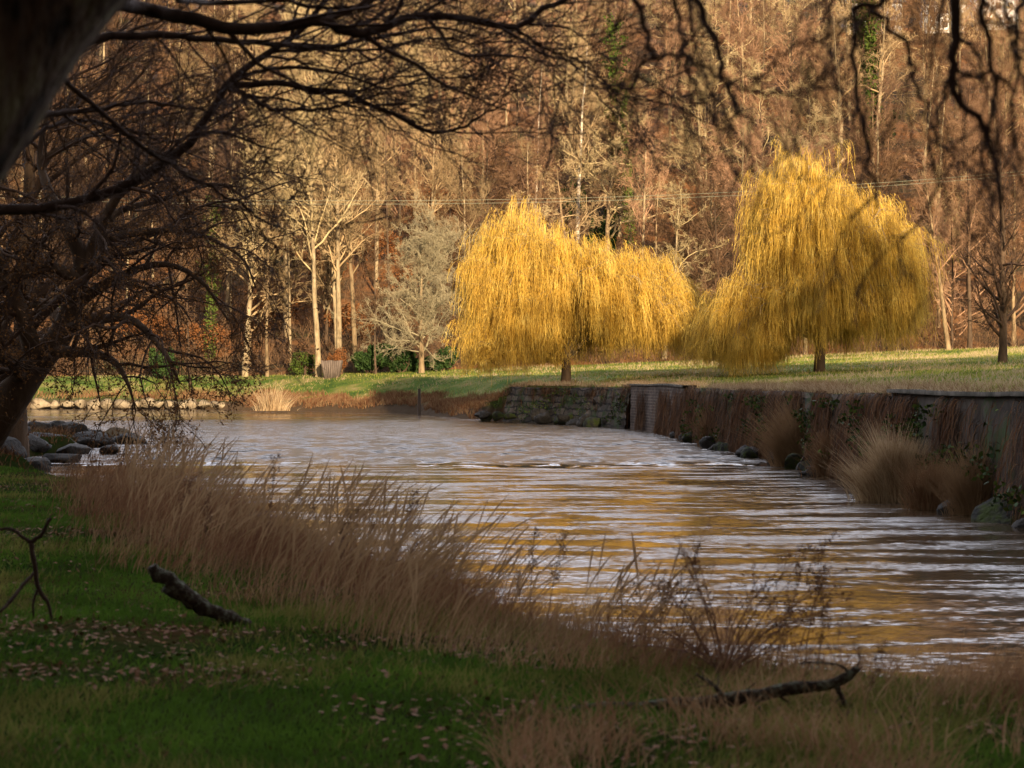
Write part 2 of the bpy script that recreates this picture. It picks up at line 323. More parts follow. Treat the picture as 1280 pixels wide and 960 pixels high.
def setting(name, V, Q, m, **kw):
    return obj(name, mesh(name, V, Q, m, smooth=True), kind='structure', **kw)
V, Q = grid(np.linspace(-70,75,240), np.linspace(26,192,280), fz); setting('meadow', V, Q, 'field')
V, Q = grid(np.linspace(-220,240,170), np.concatenate([np.linspace(189.5,240,40), np.linspace(242,560,110)]), lambda x, y: hz(x,y)-.5*sm(191,189.5,y)); setting('hillside', V, Q, 'litter')
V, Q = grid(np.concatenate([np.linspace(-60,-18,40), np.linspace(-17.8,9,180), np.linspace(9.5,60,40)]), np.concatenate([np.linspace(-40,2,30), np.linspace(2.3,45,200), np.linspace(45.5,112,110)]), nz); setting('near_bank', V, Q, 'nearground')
V = np.array([(-260,-60,0),(260,-60,0),(260,200,0),(-260,200,0)], float); setting('river', V, np.array([[0,1,2,3]]), 'water')

# unseen wooded ridge added behind the viewpoint to shade near reach and lower willow
SUN_AZ, SUN_EL = math.radians(15), math.radians(16)
hv = np.array([math.sin(SUN_AZ), -math.cos(SUN_AZ)]); pv = np.array([-hv[1], hv[0]])
us = np.linspace(24, 120, 30); ts = np.linspace(-260, 260, 160); U, T = np.meshgrid(us, ts)
RIDGE = 39.9+math.tan(SUN_EL)*70
Zr = .8+(RIDGE-14)*sm(24,70,U)*(1-.3*sm(80,120,U))+3*(fb(U,T,20,3)-.5)
V = np.stack([U*hv[0]+T*pv[0], U*hv[1]+T*pv[1], Zr], -1).reshape(-1, 3); nx = len(us)
i = (np.arange(len(ts)-1)[:, None]*nx+np.arange(nx-1)[None, :]).ravel()
setting('shade_ridge', V, np.stack([i, i+1, i+nx+1, i+nx], -1), 'litter')
r = R_(5); n = 120000; t = r.uniform(-240,240,n); u = r.uniform(62,80,n)
top = RIDGE+.4+3.2*sm(43.5,46.5,t)-4*sm(58,61,t)+2.6*(vn(t,t*0,5,8)-.5)+2*(vn(t,t*0,2.2,6)-.5); z = (RIDGE-17)+(top-RIDGE+17)*r.uniform(0,1,n)**.75  # leaf top stepped to shade the tall willow and keep the wide one sunlit
C = np.stack([u*hv[0]+t*pv[0], u*hv[1]+t*pv[1], z], 1); V, Q = leaves(C, .9, r)
obj('shade_wood', mesh('shade_wood', V, Q, 'evergreen'), kind='stuff', label='unseen leaf mass added along the ridge behind the viewpoint to cast shade', category='shade_wood')

# ------------------------------------------------------------------ river wall on the right bank
def wall_strip(name, y0, y1, kind, label, cap, out=.12, lean=.10, hgt=0.0):
    ys = np.arange(y0, y1+.01, .3); full = resample(SHORE, 900); full = full[np.argsort(full[:, 1])]
    xs = np.interp(ys, full[:, 1], full[:, 0]); C = np.stack([xs, ys], 1); T = unit(np.gradient(C, axis=0)); Nn = np.stack([-T[:, 1], T[:, 0]], 1)
    s = np.concatenate([[0], np.cumsum(np.linalg.norm(np.diff(C, axis=0), axis=1))])
    top = 2.33+hgt+.10*sm(62,42,ys)+.03*np.sin(ys*.4); zs = np.linspace(-.6, 1, 14)
    rows = []; uvs = []
    amp = .2 if kind == 'stone' else .05
    for j in range(14):
        zz = -.6+(top+.6)*(j/13)
        o = out+lean*(1-j/13)*2+amp*(fb(s*3, zz*3+j, 1.3, 31)-.5)*2
        rows.append(np.stack([C[:, 0]+Nn[:, 0]*o, C[:, 1]+Nn[:, 1]*o, zz], 1)); uvs.append(np.stack([s, zz], 1))
    rows.append(np.stack([C[:, 0]-Nn[:, 0]*.3, C[:, 1]-Nn[:, 1]*.3, top], 1)); uvs.append(np.stack([s, top+.4], 1))
    rows.append(np.stack([C[:, 0]-Nn[:, 0]*.3, C[:, 1]-Nn[:, 1]*.3, top*0-.6], 1)); uvs.append(np.stack([s, top+2], 1))
    n = len(ys); V = np.stack(rows, 0).reshape(-1, 3); uv = np.stack(uvs, 0).reshape(-1, 2); m_ = len(rows)
    i = (np.arange(m_-1)[:, None]*n+np.arange(n-1)[None, :]).ravel(); Q = np.stack([i, i+1, i+n+1, i+n], -1)
    for e in (0, n-1):
        ring = [j*n+e for j in range(m_)]
        Q = np.vstack([Q, [[ring[j], ring[j+1], ring[m_-1], ring[m_-1]] for j in range(0)]]) if False else Q
    w = root(name, label, 'wall', (float(xs[0]), float(y0), 0)); loc = np.array([xs[0], y0, 0.])
    obj('wall_face', mesh('wall_face', V-loc, Q, WM_[kind], uv=uv), w)
    if cap:
        p = []
        for a, b_, zz in ((.22+out,0,0), (.22+out,0,.09), (-.34,0,.09), (-.34,0,0), (.22+out,0,0)):
            p.append(np.stack([C[:, 0]+Nn[:, 0]*a*.75, C[:, 1]+Nn[:, 1]*a*.75, top+.004+zz+.012*(vn(s,s*0,.8,4)-.5)], 1))
        V = np.stack(p, 0).reshape(-1, 3); i = (np.arange(4)[:, None]*n+np.arange(n-1)[None, :]).ravel()
        obj('coping', mesh('coping', V-loc, np.stack([i, i+1, i+n+1, i+n], -1), WM_['cap']), w)
    return w
WM_ = {k: wall_mat('wall_'+k, k) for k in ('brick','stone','concrete')}
WM_['cap'] = mat('coping_stone', [(.03,.03,.02),(.08,.07,.055),(.16,.14,.115)], 1.5, bump=.02)
wall_strip('river_wall', 30, 50, 'concrete', 'straight grey river wall with flat coping behind the mossy rock', True)
wall_strip('river_wall', 50.3, 90, 'stone', 'overgrown rough stone river wall draped with brown dead grass', False)
wall_strip('river_wall', 90.3, 108.6, 'brick', 'dark smooth brick section of river wall with pale mortar joints', True, out=.3, lean=.02, hgt=.05)
wall_strip('river_wall', 108.9, 127, 'stone', 'crumbling mossy stone river wall below the wide willow', False, out=.2, lean=.3, hgt=-.12)

# ------------------------------------------------------------------ stones
def rock(name, mt, p, sx, sy, sz, seed, label, cat='rock', group=None, rz=0, sub=3):
    r = R_(seed); V, Q = blob(r, sx, sy, sz, sub)
    c, s = math.cos(rz), math.sin(rz); V = V@np.array([[c,s,0],[-s,c,0],[0,0,1]])
    kw = dict(label=label, category=cat)
    if group: kw['group'] = group
    return obj(name, mesh(name, V, Q, mt), loc=p, **kw)
r = R_(77); px = 40.
pal = ['pale squared boulder in the stone edging of the far shore']
k = 0
while px < 272:
    w = r.uniform(10, 25); Y = 176.5+r.uniform(-.3,.3); h = r.uniform(.42,.62) if k % 4 else .75
    c = P3(px+w/2, 0, Y); rock('boulder', 'palerock', (c[0], Y, .42), w/F*Y*.66, .8, h*.85, 300+k, pal[0], 'boulder', 'pale boulders edging the far shore', 0)
    px += w*1.02; k += 1
for j, (x_, y_, s_) in enumerate([(278,510,.7),(300,509,.6),(322,510,.5),(385,512,.45)]):
    c = P3(x_, 0, 176); rock('boulder', 'mossrock' if j%2 else 'palerock', (c[0], 176, .2), s_*1.2, .6, s_*.6, 340+j, 'small low stone at the end of the pale boulder edging', 'boulder', 'low stones at the end of the edging')
DR = [(165,548,1.3,.42),(146,546,.9,.5),(140,560,.75,.25),(118,552,1.3,.5),(100,545,1.1,.6),(85,538,1.0,.55),(92,560,1.2,.45),(62,556,1.5,.55),(40,562,1.4,.6),(72,528,.9,.5),(108,530,.7,.4),(50,540,1.2,.7),(22,552,1.6,.8),(10,572,1.6,.7),(120,540,.8,.4),(75,570,1.0,.3),(30,580,1.4,.45),(55,520,.8,.4)]
DL = {0:'long flat dark rock at the outer tip of the rocky spit',1:'pale grey topped rock on the rocky spit',15:'lone low dark rock awash in front of the rocky spit',16:'broad dark rock under the leaning bank tree'}
for j, (x_, y_, s_, h_) in enumerate(DR):
    Y = min(F*(2.8-.15)/(y_-HY+2), 96); c = P3(x_, 0, Y)
    rock('river_rock', 'palerock' if j == 1 else 'darkrock', (c[0], Y, .12 if h_ < .5 else .3), s_*.8, s_*.6, h_*.85, 400+j, DL.get(j, 'jagged dark wet rock heaped in the rocky spit'), 'rock', None if j in DL else 'dark rocks of the spit below the leaning tree', r.uniform(0,3))
rock('mossy_rock', 'mossrock', (10.1, 38.6, .1), 1.15, 1.0, .62, 55, 'big mossy green rock at the foot of the grey river wall')
rock('mossy_rock', 'darkrock', (9.75, 37.2, .0), .5, .5, .28, 56, 'smaller dark rock beside the big mossy rock')
for j in range(16):
    y_ = r.uniform(112,131); full = resample(SHORE, 600); x_ = np.interp(y_, np.sort(full[:, 1]), full[np.argsort(full[:, 1]), 0])
    rock('rubble_stone', 'darkrock' if j%3 else 'mossrock', (x_-r.uniform(.4,1.4), y_-r.uniform(.2,.8), r.uniform(.0,.5)), r.uniform(.35,.8), .5, r.uniform(.25,.5), 500+j, 'fallen rubble stone at the foot of the crumbling mossy wall', 'stone', 'rubble stones below the crumbling wall', r.uniform(0,3))
for j in range(26):
    y_ = r.uniform(40,92); x_ = np.interp(y_, np.sort(full[:, 1]), full[np.argsort(full[:, 1]), 0])
    rock('footing_stone', 'darkrock' if j%3 else 'mossrock', (x_-r.uniform(.35,.9), y_, r.uniform(-.05,.2)), r.uniform(.25,.55), .45, r.uniform(.2,.42), 540+j, 'dark tumbled stone at the waterline under the long river wall', 'stone', 'waterline stones under the long wall', r.uniform(0,3))

# ------------------------------------------------------------------ bare trees
def bare(seed, H, tr, lean=(0,0), start=.3, nl=18, lang=45, lup=.12, spread=.42, tw=.011, dens=(7,7,5), crook=.12, k0=7, rr1=.6, sh1=.6):
    r = R_(seed); n = 12; t = np.linspace(0, 1, n)
    T = np.stack([lean[0]*t**1.3*H+np.cumsum(r.normal(size=n))*crook*.3, lean[1]*t*H+np.cumsum(r.normal(size=n))*crook*.3, t*H], 1); T[0] = (0,0,-.4)
    TR = tr*(1-t*.88)**.9; TR[0] *= 1.35
    P0 = T[None]; R0 = TR[None]
    P1, R1 = grow(P0, R0, nl, 8, spread*H, lang, (0,0,lup), crook, r, start, .97, rr=rr1, tip=.25, rmin=tw, Labs=True, shorten=sh1)
    P2, R2 = grow(P1, R1, dens[0], 6, .42, 42, (0,0,lup*.7), crook*1.3, r, .2, 1, rmin=tw, shorten=.4)
    P3_, R3 = grow(P2, R2, dens[1], 5, .45, 40, (0,0,lup*.5), crook*1.6, r, .15, 1, rmin=tw*.8, shorten=.35)
    P4, R4 = grow(P3_, R3, dens[2], 3, .6, 35, (0,0,lup*.3), crook*1.8, r, .15, 1, rmin=tw*.62, shorten=.3)
    tv = tubes(P0, R0, k0+3); V1 = join([tubes(P1, R1, 5), tubes(P2, R2, 3), tubes(P3_, R3, 3)]); V4 = tubes(P4, R4, 3)
    cv = join([V1, V4])
    return tv, cv, (P0, R0, P1, R1, P2)
KINDS = {}
def kind(name, *a, **k):
    tv, cv, br = bare(*a, **k); KINDS[name] = (mesh('trunk', *tv, 'tanbark', smooth=True), mesh('crown', *cv, 'tantwig'), br)
kind('tall0', 1, 24, .30, (.03,0), .34, 26, 42, .12, .34, crook=.16, tw=.018, dens=(8,8,5))
kind('tall1', 2, 26, .28, (-.05,0), .36, 24, 40, .13, .32, crook=.18, tw=.018, dens=(8,8,5))
kind('tall2', 3, 21, .24, (.07,.02), .32, 24, 45, .11, .36, crook=.18, tw=.018, dens=(8,8,5))
kind('round0', 4, 16, .22, (0,0), .14, 24, 52, .08, .46, dens=(9,8,5), tw=.017)
kind('round1', 5, 17, .20, (.05,0), .12, 26, 50, .09, .44, dens=(9,8,5), tw=.017)
kind('round2', 6, 14, .18, (-.04,0), .10, 26, 55, .07, .48, dens=(9,8,5), tw=.017)
kind('crook0', 7, 17, .30, (.08,0), .2, 18, 60, .05, .52, crook=.30, tw=.020, dens=(8,7,5))
kind('crook1', 8, 19, .28, (-.08,.03), .2, 18, 58, .06, .50, crook=.28, tw=.020, dens=(8,7,5))
kind('slim0', 9, 21, .15, (.02,0), .35, 22, 40, .12, .24, dens=(7,7,5), tw=.016, crook=.15)
kind('slim1', 10, 19, .14, (-.04,0), .25, 22, 42, .12, .26, dens=(7,7,5), tw=.016, crook=.15)
def tree(kd, name, x, y, z, rz, sc, trunk, twig, label, group=None, cat='tree', hs=1.0, tilt=0):
    o = root(name, label, cat, (x, y, z), rz, group); o.scale = (sc, sc, sc*hs); o.rotation_euler[1] = tilt
    for nm, me, mt in (('trunk', KINDS[kd][0], trunk), ('crown', KINDS[kd][1], twig)):
        c = obj(nm, me, o); c.material_slots[0].link = 'OBJECT'; c.material_slots[0].material = M[mt]
    return o
r = R_(2024); cnt = 0
ivy_spots = []
for ri, Y in enumerate([193,203,214,227,241,256,272,290,309,329,350,370]):
    sp = 5.7+.2*ri; half = .272*Y+4; xs = np.arange(-half, half, sp)+r.uniform(-2,2)
    for x in xs:
        x += r.uniform(-2.2,2.2); y = Y+r.uniform(-5,5)*(1 if ri else .3)
        px = 640+x/y*F
        if ri == 0 and not (560 < px < 1180) and r.uniform() < .45: continue
        if ri > 9 and (1165 < px < 1190 or 1232 < px < 1246) and y < 352: continue
        left = px < 560+60*r.normal(); mid = 560 < px < 900
        q = r.uniform()
        if left: kd = ['tall0','tall1','tall2','crook0','slim0','round1','round0'][int(q*7)]; tw = ['tantwig','yeltwig','tantwig','browntwig'][int(r.uniform()*4)]
        else: kd = ['round0','round1','round2','crook0','crook1','tall2','slim1','round0'][int(q*8)]; tw = ['redtwig','redtwig','browntwig','tantwig','redtwig'][int(r.uniform()*5)]
        if not left and ri < 3 and r.uniform() < .55: tw = 'browntwig'
        if kd.startswith('crook'): tw = 'yeltwig' if r.uniform() < .6 else 'tantwig'
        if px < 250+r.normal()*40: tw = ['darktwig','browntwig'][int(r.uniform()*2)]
        tb = ['tanbark','palebark','palebark','darkbark'][int(r.uniform()*4)]
        band = 'along the foot of the wooded hill' if Y < 230 else 'half way up the wooded hill' if Y < 300 else 'high on the wooded hill'
        look = {'tantwig':'tan twigged','yeltwig':'pale yellow twigged','redtwig':'reddish twigged','browntwig':'brown twigged','darktwig':'dark twigged'}[tw]
        form = {'t':'tall upright','r':'round crowned','c':'crooked limbed','s':'slender'}[kd[0]]
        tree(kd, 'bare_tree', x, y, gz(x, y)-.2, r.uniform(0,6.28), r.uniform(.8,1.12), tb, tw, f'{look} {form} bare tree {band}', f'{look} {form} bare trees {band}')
        cnt += 1
assert cnt < 300, cnt
# trees that can be told apart
def at(px, Y): x = (px-640)/F*Y; return x, Y, gz(x, Y)-.1
for a in [
 ('tall1', 'bare_tree', 398, 183, .9, 1.0, 'palebark','yeltwig','tall pale tree leaning left just behind the slatted wooden bin',-.02),
 ('tall0', 'bare_tree', 424, 187, 2.2, 1.0,'palebark','tantwig','tall straight pale trunk rising behind the slatted bin, right one of the pair',0),
 ('tall2', 'bare_tree', 306, 188, .3, 1.15,'palebark','yeltwig','thick forked pale trunk at the wood edge, left of the slender trunk',.02),
 ('slim0', 'bare_tree', 334, 187, .3, 1.1,'tanbark','tantwig','slender straight trunk right of the thick forked pale trunk',0),
 ('slim1', 'bare_tree', 238, 184, .3, .8,'darkbark','browntwig','dark thin sapling above the pale boulder edging',0),
 ('tall1', 'bare_tree', 446, 190, 4.3, .95,'tanbark','tantwig','slanting pale trunk between the slatted bin and evergreen bushes',.16),
 ('slim0', 'bare_tree', 470, 184.5, 1.3, .7,'darkbark','browntwig','thin dark sapling in front of the evergreen bushes',.0),
 ('slim1', 'birch_tree', 668, 232, 2.6, 1.05,'birch','redtwig','white barked birch standing straight above the wide willow',0),
 ('tall2', 'birch_tree', 722, 226, 5.1, 1.1,'birch','tantwig','forked whitish birch right of the straight one',0),
 ('tall0', 'bare_tree', 1186, 186, 3.1, .75,'tanbark','redtwig','reddish trunk leaning right beyond the peaked willow',.1),
 ('tall1', 'bare_tree', 1212, 189, 1.1, .8,'darkbark','redtwig','upright dark trunk between leaning reddish trunk and the lone meadow tree',0),
]:
    kd, nm, px, Y, rz, sc, tb, tw, lb, tilt = a; x, y, z = at(px, Y)
    tree(kd, nm, x, y, z, rz, sc, tb, tw, lb, tilt=tilt)
# pale round tree left of the willow and the lone dark tree at right
def special(seed, x, y, z, H, tr, tb, tg, label, **k):
    tv, cv, _ = bare(seed, H, tr, **k); o = root('bare_tree', label, 'tree', (x, y, z))
    obj('trunk', mesh('trunk', *tv, tb, smooth=True), o); obj('crown', mesh("crown", *cv, tg), o); return o
x, y, z = at(527, 184); special(31, x, y, z, 12.2, .27, 'tanbark', 'greytwig', 'round pale grey bare tree standing left of the wide willow', lean=(-.02,0), start=.14, nl=60, lang=60, lup=.07, spread=.53, dens=(9,9,7), tw=.012, crook=.22, rr1=.34, sh1=.28)
x, y, z = at(1253, 122); special(32, x, y, z, 13.0, .26, 'darkbark', 'darktwig', 'lone dark bare tree on the meadow at the right edge', lean=(-.005,0), start=.1, nl=34, lang=55, lup=.05, spread=.42, dens=(8,7,4), tw=.007)
# ivy clad trees
for (px, Y, sc, lb) in [(768,236,1.15,'green ivy clad tree on the hill beside the whitish birches'),(788,229,.8,'shorter ivy covered tree at the foot of the tall ivy clad tree'),(1094,262,1.3,'green ivy clad tree high on the hill near the white houses'),(1076,268,1.2,'ivy clad tree just left of the one by the white houses'),(262,196,.75,'mossy green ivy clad tree at the dark left wood edge')]:
    x, y, z = at(px, Y); o = tree('tall2', 'ivy_clad_tree', x, y, z, px*.1, sc, 'darkbark', 'browntwig', lb)
    br = KINDS['tall2'][2]; r = R_(int(px)); pts = []
    T = resample(br[0][0], 60); n = 2600; i = r.integers(0, 52, n); pts.append(T[i]+rdir(r, n)*(r.uniform(.2,1.0,n)*(1.25-i/60))[:, None])
    P1 = br[2]; n = 2200; a = r.integers(0, len(P1), n); b = r.integers(0, 4, n); pts.append(P1[a, b]+rdir(r, n)*r.uniform(.1,.7,n)[:, None])
    V, Q = leaves(np.concatenate(pts), .30, r); obj('ivy', mesh('ivy', V, Q, 'ivy'), o)

# evergreen bushes and other bushes
def bush(name, px, Y, w, h, mt, n, ls, label, cat='bush', dep=.7, seed=1, z=None, lobes=14, group=None):
    r = R_(seed); x, y, z0 = at(px, Y); o = root(name, label, cat, (x, y, z0), group=group)
    pts = []
    for k in range(lobes):
        c = np.array([r.uniform(-.62,.62)*w/2, r.uniform(-.5,.5)*w*dep/2, h*r.uniform(.22,.68)]); R3 = np.array([w/2*r.uniform(.16,.42), w*dep/2*.4, h*r.uniform(.12,.32)])
        m_ = n//lobes; pts.append(c+rdir(r, m_)*R3*(r.uniform(.2,1,m_)**.4)[:, None])
    P = np.concatenate(pts); P[:, 2] = np.abs(P[:, 2]); V, Q = leaves(P, ls, r)
    obj('foliage', mesh('foliage', V, Q, mt), o)
    b = np.zeros((9, 5, 3)); 
    for k in range(9): b[k] = resample([(0,0,-.1),(r.normal()*.1*w,r.normal()*.1*w,h*.3),(r.uniform(-.4,.4)*w,r.uniform(-.2,.2)*w,h*.75)], 5)
    obj('stems', mesh('stems', *tubes(b, np.tile(np.linspace(.05,.015,5), (9,1)), 4), 'darkbark'), o)
    return o
bush('evergreen_bush', 462, 186.5, 5.0, 3.4, 'evergreen', 5000, .26, 'dark evergreen bush behind the thin dark sapling', seed=11)
bush('evergreen_bush', 500, 187.5, 4.5, 2.8, 'evergreen', 4500, .26, 'low dark evergreen bush left of the pale grey tree trunk', seed=12)
bush('evergreen_bush', 552, 188, 4.2, 2.6, 'evergreen', 3800, .26, 'dark evergreen bush between the pale tree and wide willow', seed=13)
bush('evergreen_bush', 382, 187, 3.4, 2.6, 'ivy', 3000, .22, 'bright green bush left of the slatted wooden bin', seed=14)
bush('evergreen_bush', 205, 186, 4.0, 3.4, 'evergreen', 3000, .26, 'dark evergreen bush behind the drooping bank tree', seed=15)
bush('rusty_bush', 419, 184.5, 2.3, 3.2, 'rustleaf', 2600, .15, 'rust orange leaved bush right behind the slatted bin', seed=16)
bush('holly_bush', 752, 222, 4.5, 5.5, 'evergreen', 3500, .28, 'dark green holly below the forked whitish birch', seed=17)
bush('holly_bush', 716, 236, 4.0, 6.0, 'evergreen', 2500, .28, 'dark holly between the two white birches', seed=18)
bush('holly_bush', 1106, 264, 4.0, 5.0, 'evergreen', 2500, .28, 'dark holly beneath the ivy clad trees near the houses', seed=19)
for j, (px, Y, w, h) in enumerate([(520,212,9,5),(436,200,6,4.5),(470,222,8,5),(410,214,6,5),(545,236,8,5),(350,205,7,4),(250,197,7,4),(180,200,8,5)]):
    bush('bracken_bush', px, Y, w, h, 'rustleaf', 2600, .24, 'rust brown beech scrub among trunks on the lower hill', 'bush', seed=60+j, group='rust brown scrub on the lower hill')
# leafless undergrowth, nobody could count it
r = R_(91); n = 9000; Y = 190+r.uniform(0,1,n)**1.5*170; x = r.uniform(-1,1,n)*(.275*Y+4); z = hz(x, Y)
hh = r.uniform(1.2,4.2,n); b = np.stack([x, Y, z], 1)[:, None, :]+0
stp = np.zeros((n,5,3)); d = unit(np.stack([r.normal(size=n)*.4, r.normal(size=n)*.3, np.ones(n)], 1)); stp[:, 0] = b[:, 0]
for s in range(1,5): d = unit(d+r.normal(size=(n,3))*.2); stp[:, s] = stp[:, s-1]+d*(hh/4)[:, None]
SR = np.tile(np.linspace(.03,.012,5), (n,1)); P2, R2 = grow(stp, SR, 6, 4, .5, 45, (0,0,.1), .25, r, .2, 1, rmin=.010)
V, Q = join([tubes(stp, SR, 3), tubes(P2, R2, 3)]); mi = np.repeat(r.integers(0,3,n), 12); mi = np.concatenate([mi, np.repeat(r.integers(0,3,len(P2)), 9)])
obj('undergrowth', mesh('undergrowth', V, Q, ['browntwig','darktwig','browntwig'], mi=mi), kind='stuff', label='leafless brown undergrowth covering the wooded hillside', category='undergrowth')

# ------------------------------------------------------------------ the willows
def willow(name, px, Y, lobes, label, seed, zb, nb=84, ns=50, tr=.36):
    r = R_(seed); x0 = (px-640)/F*Y; z0 = float(fz(x0, Y)); o = root(name, label, 'willow', (x0, Y, z0-.05))
    zf = 2.4; nt_ = 0; trunk = resample([(0,0,-.4),(0.02,0,.5),(.05,0,1.5),(.0,0,zf),(-.1,0,zf+1.5),(-.3,.1,zf+3.5)], 14)
    obj('trunk', mesh('trunk', *tubes(trunk[None], (tr*np.linspace(1.12,.55,14))[None], 12), 'darkbark', smooth=True), o)
    B = []
    for (cx, cy, cz, rx, ry, rz) in lobes:
        for k in range(nb):
            a = r.uniform(0, 2*math.pi); e = math.asin(r.uniform(-.15,1)); q = r.uniform(.62,1)
            tx, ty, tz = cx+rx*q*math.cos(e)*math.cos(a), cy+ry*q*math.cos(e)*math.sin(a), cz+rz*q*math.sin(e)
            s = trunk[r.integers(7, 14)]
            B.append(resample([s, s*.6+np.array([tx,ty,tz])*.4+np.array([0,0,.12*tz]), s*.2+np.array([tx,ty,tz])*.8+np.array([0,0,.11*tz*0+.5]), (tx,ty,tz), (tx*1.05+.3*math.cos(a),ty*1.05+.3*math.sin(a),tz-.9)], 10))
    B = np.array(B); BR = np.tile(np.linspace(.085,.014,10), (len(B),1))*r.uniform(.7,1.3,(len(B),1))
    S2, SR2 = grow(B, BR, 8, 6, .28, 55, (0,0,-.06), .2, r, .35, 1, rmin=.012, shorten=.3)
    obj('limbs', mesh('limbs', *join([tubes(B, BR, 5), tubes(S2, SR2, 3)]), 'palebark'), o)
    A = np.concatenate([B[:, [5,6,7,8,9]][:, :, :], S2[:, 1:6]], 0)
    N = len(A); m = ns; idx = np.repeat(np.arange(N), m//2 if N > 400 else m); c = len(idx)
    t = r.uniform(0,3.999,c); i = t.astype(int); w = (t-i)[:, None]; s0 = A[idx,i]*(1-w)+A[idx,i+1]*w+r.normal(size=(c,3))*.07
    bot = zb+(vn(s0[:, 0]+50, s0[:, 1]+50, 1.5, seed)-.5)*3.4+r.normal(size=c)*.4
    full = np.maximum(s0[:, 2]-bot, .25); hang = r.uniform(.25,1,N)[idx]; ln = np.minimum(full*np.clip(r.uniform(.35,1.1,c)*(.6+.6*hang), .1, 1.0), r.uniform(.35,2.9,c)*(.5+.9*hang))
    outw = unit(np.stack([s0[:, 0], s0[:, 1], s0[:, 0]*0], 1)+r.normal(size=(c,3))*[1.2,1.2,0]); ns_ = 8; u = np.linspace(0,1,ns_)
    kick = (.12+1.0*r.uniform(0,1,c)**2)
    sway = r.normal(size=(N,2))[idx]*.10+[[.10,0]]
    P = s0[:, None, :]+outw[:, None, :]*(kick[:, None]*(1-np.exp(-3.5*u))[None])[..., None]
    P[:, :, 2] += (-ln[:, None]*u[None]**1.15+.25*kick[:, None]*np.sin(np.pi*np.minimum(u*2.5,1))[None])
    P[:, :, 0] += sway[:, 0:1]*ln[:, None]*u**2*.35+np.cumsum(r.normal(size=(c,ns_))*.05, 1); P[:, :, 1] += sway[:, 1:2]*ln[:, None]*u**2*.35
    sd = unit(np.stack([r.normal(size=c), r.normal(size=c)*.6, r.normal(size=c)*.1], 1))
    V, Q = ribbons(P, np.tile(np.linspace(.019,.012,ns_), (c,1)), sd); hu = r.uniform(size=N)[idx]+r.normal(size=c)*.2; mi = np.repeat(np.where(hu > .78, 2, np.where(hu > .45, 1, 0)), ns_-1)
    # narrow leaves that still cling to the strands
    nl = int(c*2.6); a = r.integers(0, c, nl); b = r.integers(1, ns_, nl); L = P[a, b]+r.normal(size=(nl,3))*.035; tip = L+np.stack([r.normal(size=nl)*.06, r.normal(size=nl)*.06, -r.uniform(.10,.22,nl)], 1)
    V2, Q2 = ribbons(np.stack([L, tip], 1), np.tile([.032,.010], (nl,1)), unit(r.normal(size=(nl,3))*[1,1,.2])); 
    V, Q = join([(V, Q), (V2, Q2)]); mi = np.concatenate([mi, r.integers(0,2,nl)])
    obj('strands', mesh('strands', V, Q, ['willow','willow_b','willow_c'], mi=mi), o)
    return o
willow('willow_tree', 707, 135, [(-2.9,0,8.3,3.3,4.0,3.7),(4.9,0,5.3,4.3,4.6,3.9),(.6,-.5,6.4,4.0,4.8,3.8),(-2.6,0,5.2,3.9,4.2,3.6),(-3.0,0,3.2,3.1,4,2.8)], 'wide golden weeping willow with a low right shoulder', 41, 2.3)
willow('willow_tree', 1024, 125, [(-.9,0,8.8,2.9,3.6,4.8),(3.0,0,6.3,2.8,4.2,4.4),(-4.4,0,2.9,2.5,3.5,2.9),(1.3,0,5.0,4.2,4.5,4.6),(-1.0,0,4.8,2.9,3.6,4.6)], 'tall golden weeping willow with peaked crown behind the grass topped wall', 42, .6)

# ------------------------------------------------------------------ overhead cables, slatted bin, fence, houses, post
for k, dz in enumerate((0, -.32)):
    p = [P3(a, b, 150)+np.array([0,0,dz*.8]) for a, b in ((-900,170),(-300,225),(100,247),(440,251),(700,248),(900,241),(1050,232),(1300,212),(1900,150))]
    obj('overhead_cable', mesh('overhead_cable', *tubes(resample(p, 60)[None], np.full((1,60), .013), 5), 'wire'), label=['upper thin pale cable spanning in front of the wood','lower thin pale cable spanning in front of the wood'][k], category='cable', group='overhead cables')
def boxes(L):
    P = []
    for (c, s) in L:
        c = np.array(c); s = np.array(s)/2; v = np.array([(a,b,d) for a in (-1,1) for b in (-1,1) for d in (-1,1)])*s+c
        P.append((v, np.array([[0,1,3,2],[4,6,7,5],[0,4,5,1],[2,3,7,6],[0,2,6,4],[1,5,7,3]])))
    return join(P)
x, y, z = at(415, 181); o = root('slatted_bin', 'flared grey bin of upright wooden slats below the rusty bush', 'bin', (x, y, z))
sl = []
for side in range(4):
    for k in range(9):
        u = (k-4)/4.6; b0 = np.array([u*.62,-.62]); t0 = np.array([u*.92,-.92]); a = side*math.pi/2; c_, s_ = math.cos(a), math.sin(a); R2_ = np.array([[c_,-s_],[s_,c_]]); b0 = R2_@b0; t0 = R2_@t0; ax = R2_@np.array([1,0])
        w0 = .058; w1 = .088; nn = R2_@np.array([0,-1])*.02; h = 1.62+.03*math.sin(k*5+side)
        v = [(*(b0-ax*w0-nn),-.1),(*(b0+ax*w0-nn),-.1),(*(b0+ax*w0+nn),-.1),(*(b0-ax*w0+nn),-.1),(*(t0-ax*w1-nn),h),(*(t0+ax*w1-nn),h),(*(t0+ax*w1+nn),h),(*(t0-ax*w1+nn),h)]
        sl.append((np.array(v), np.array([[0,1,2,3],[4,7,6,5],[0,4,5,1],[1,5,6,2],[2,6,7,3],[3,7,4,0]])))
obj('slats', mesh('slats', *join(sl), 'oldwood'), o)
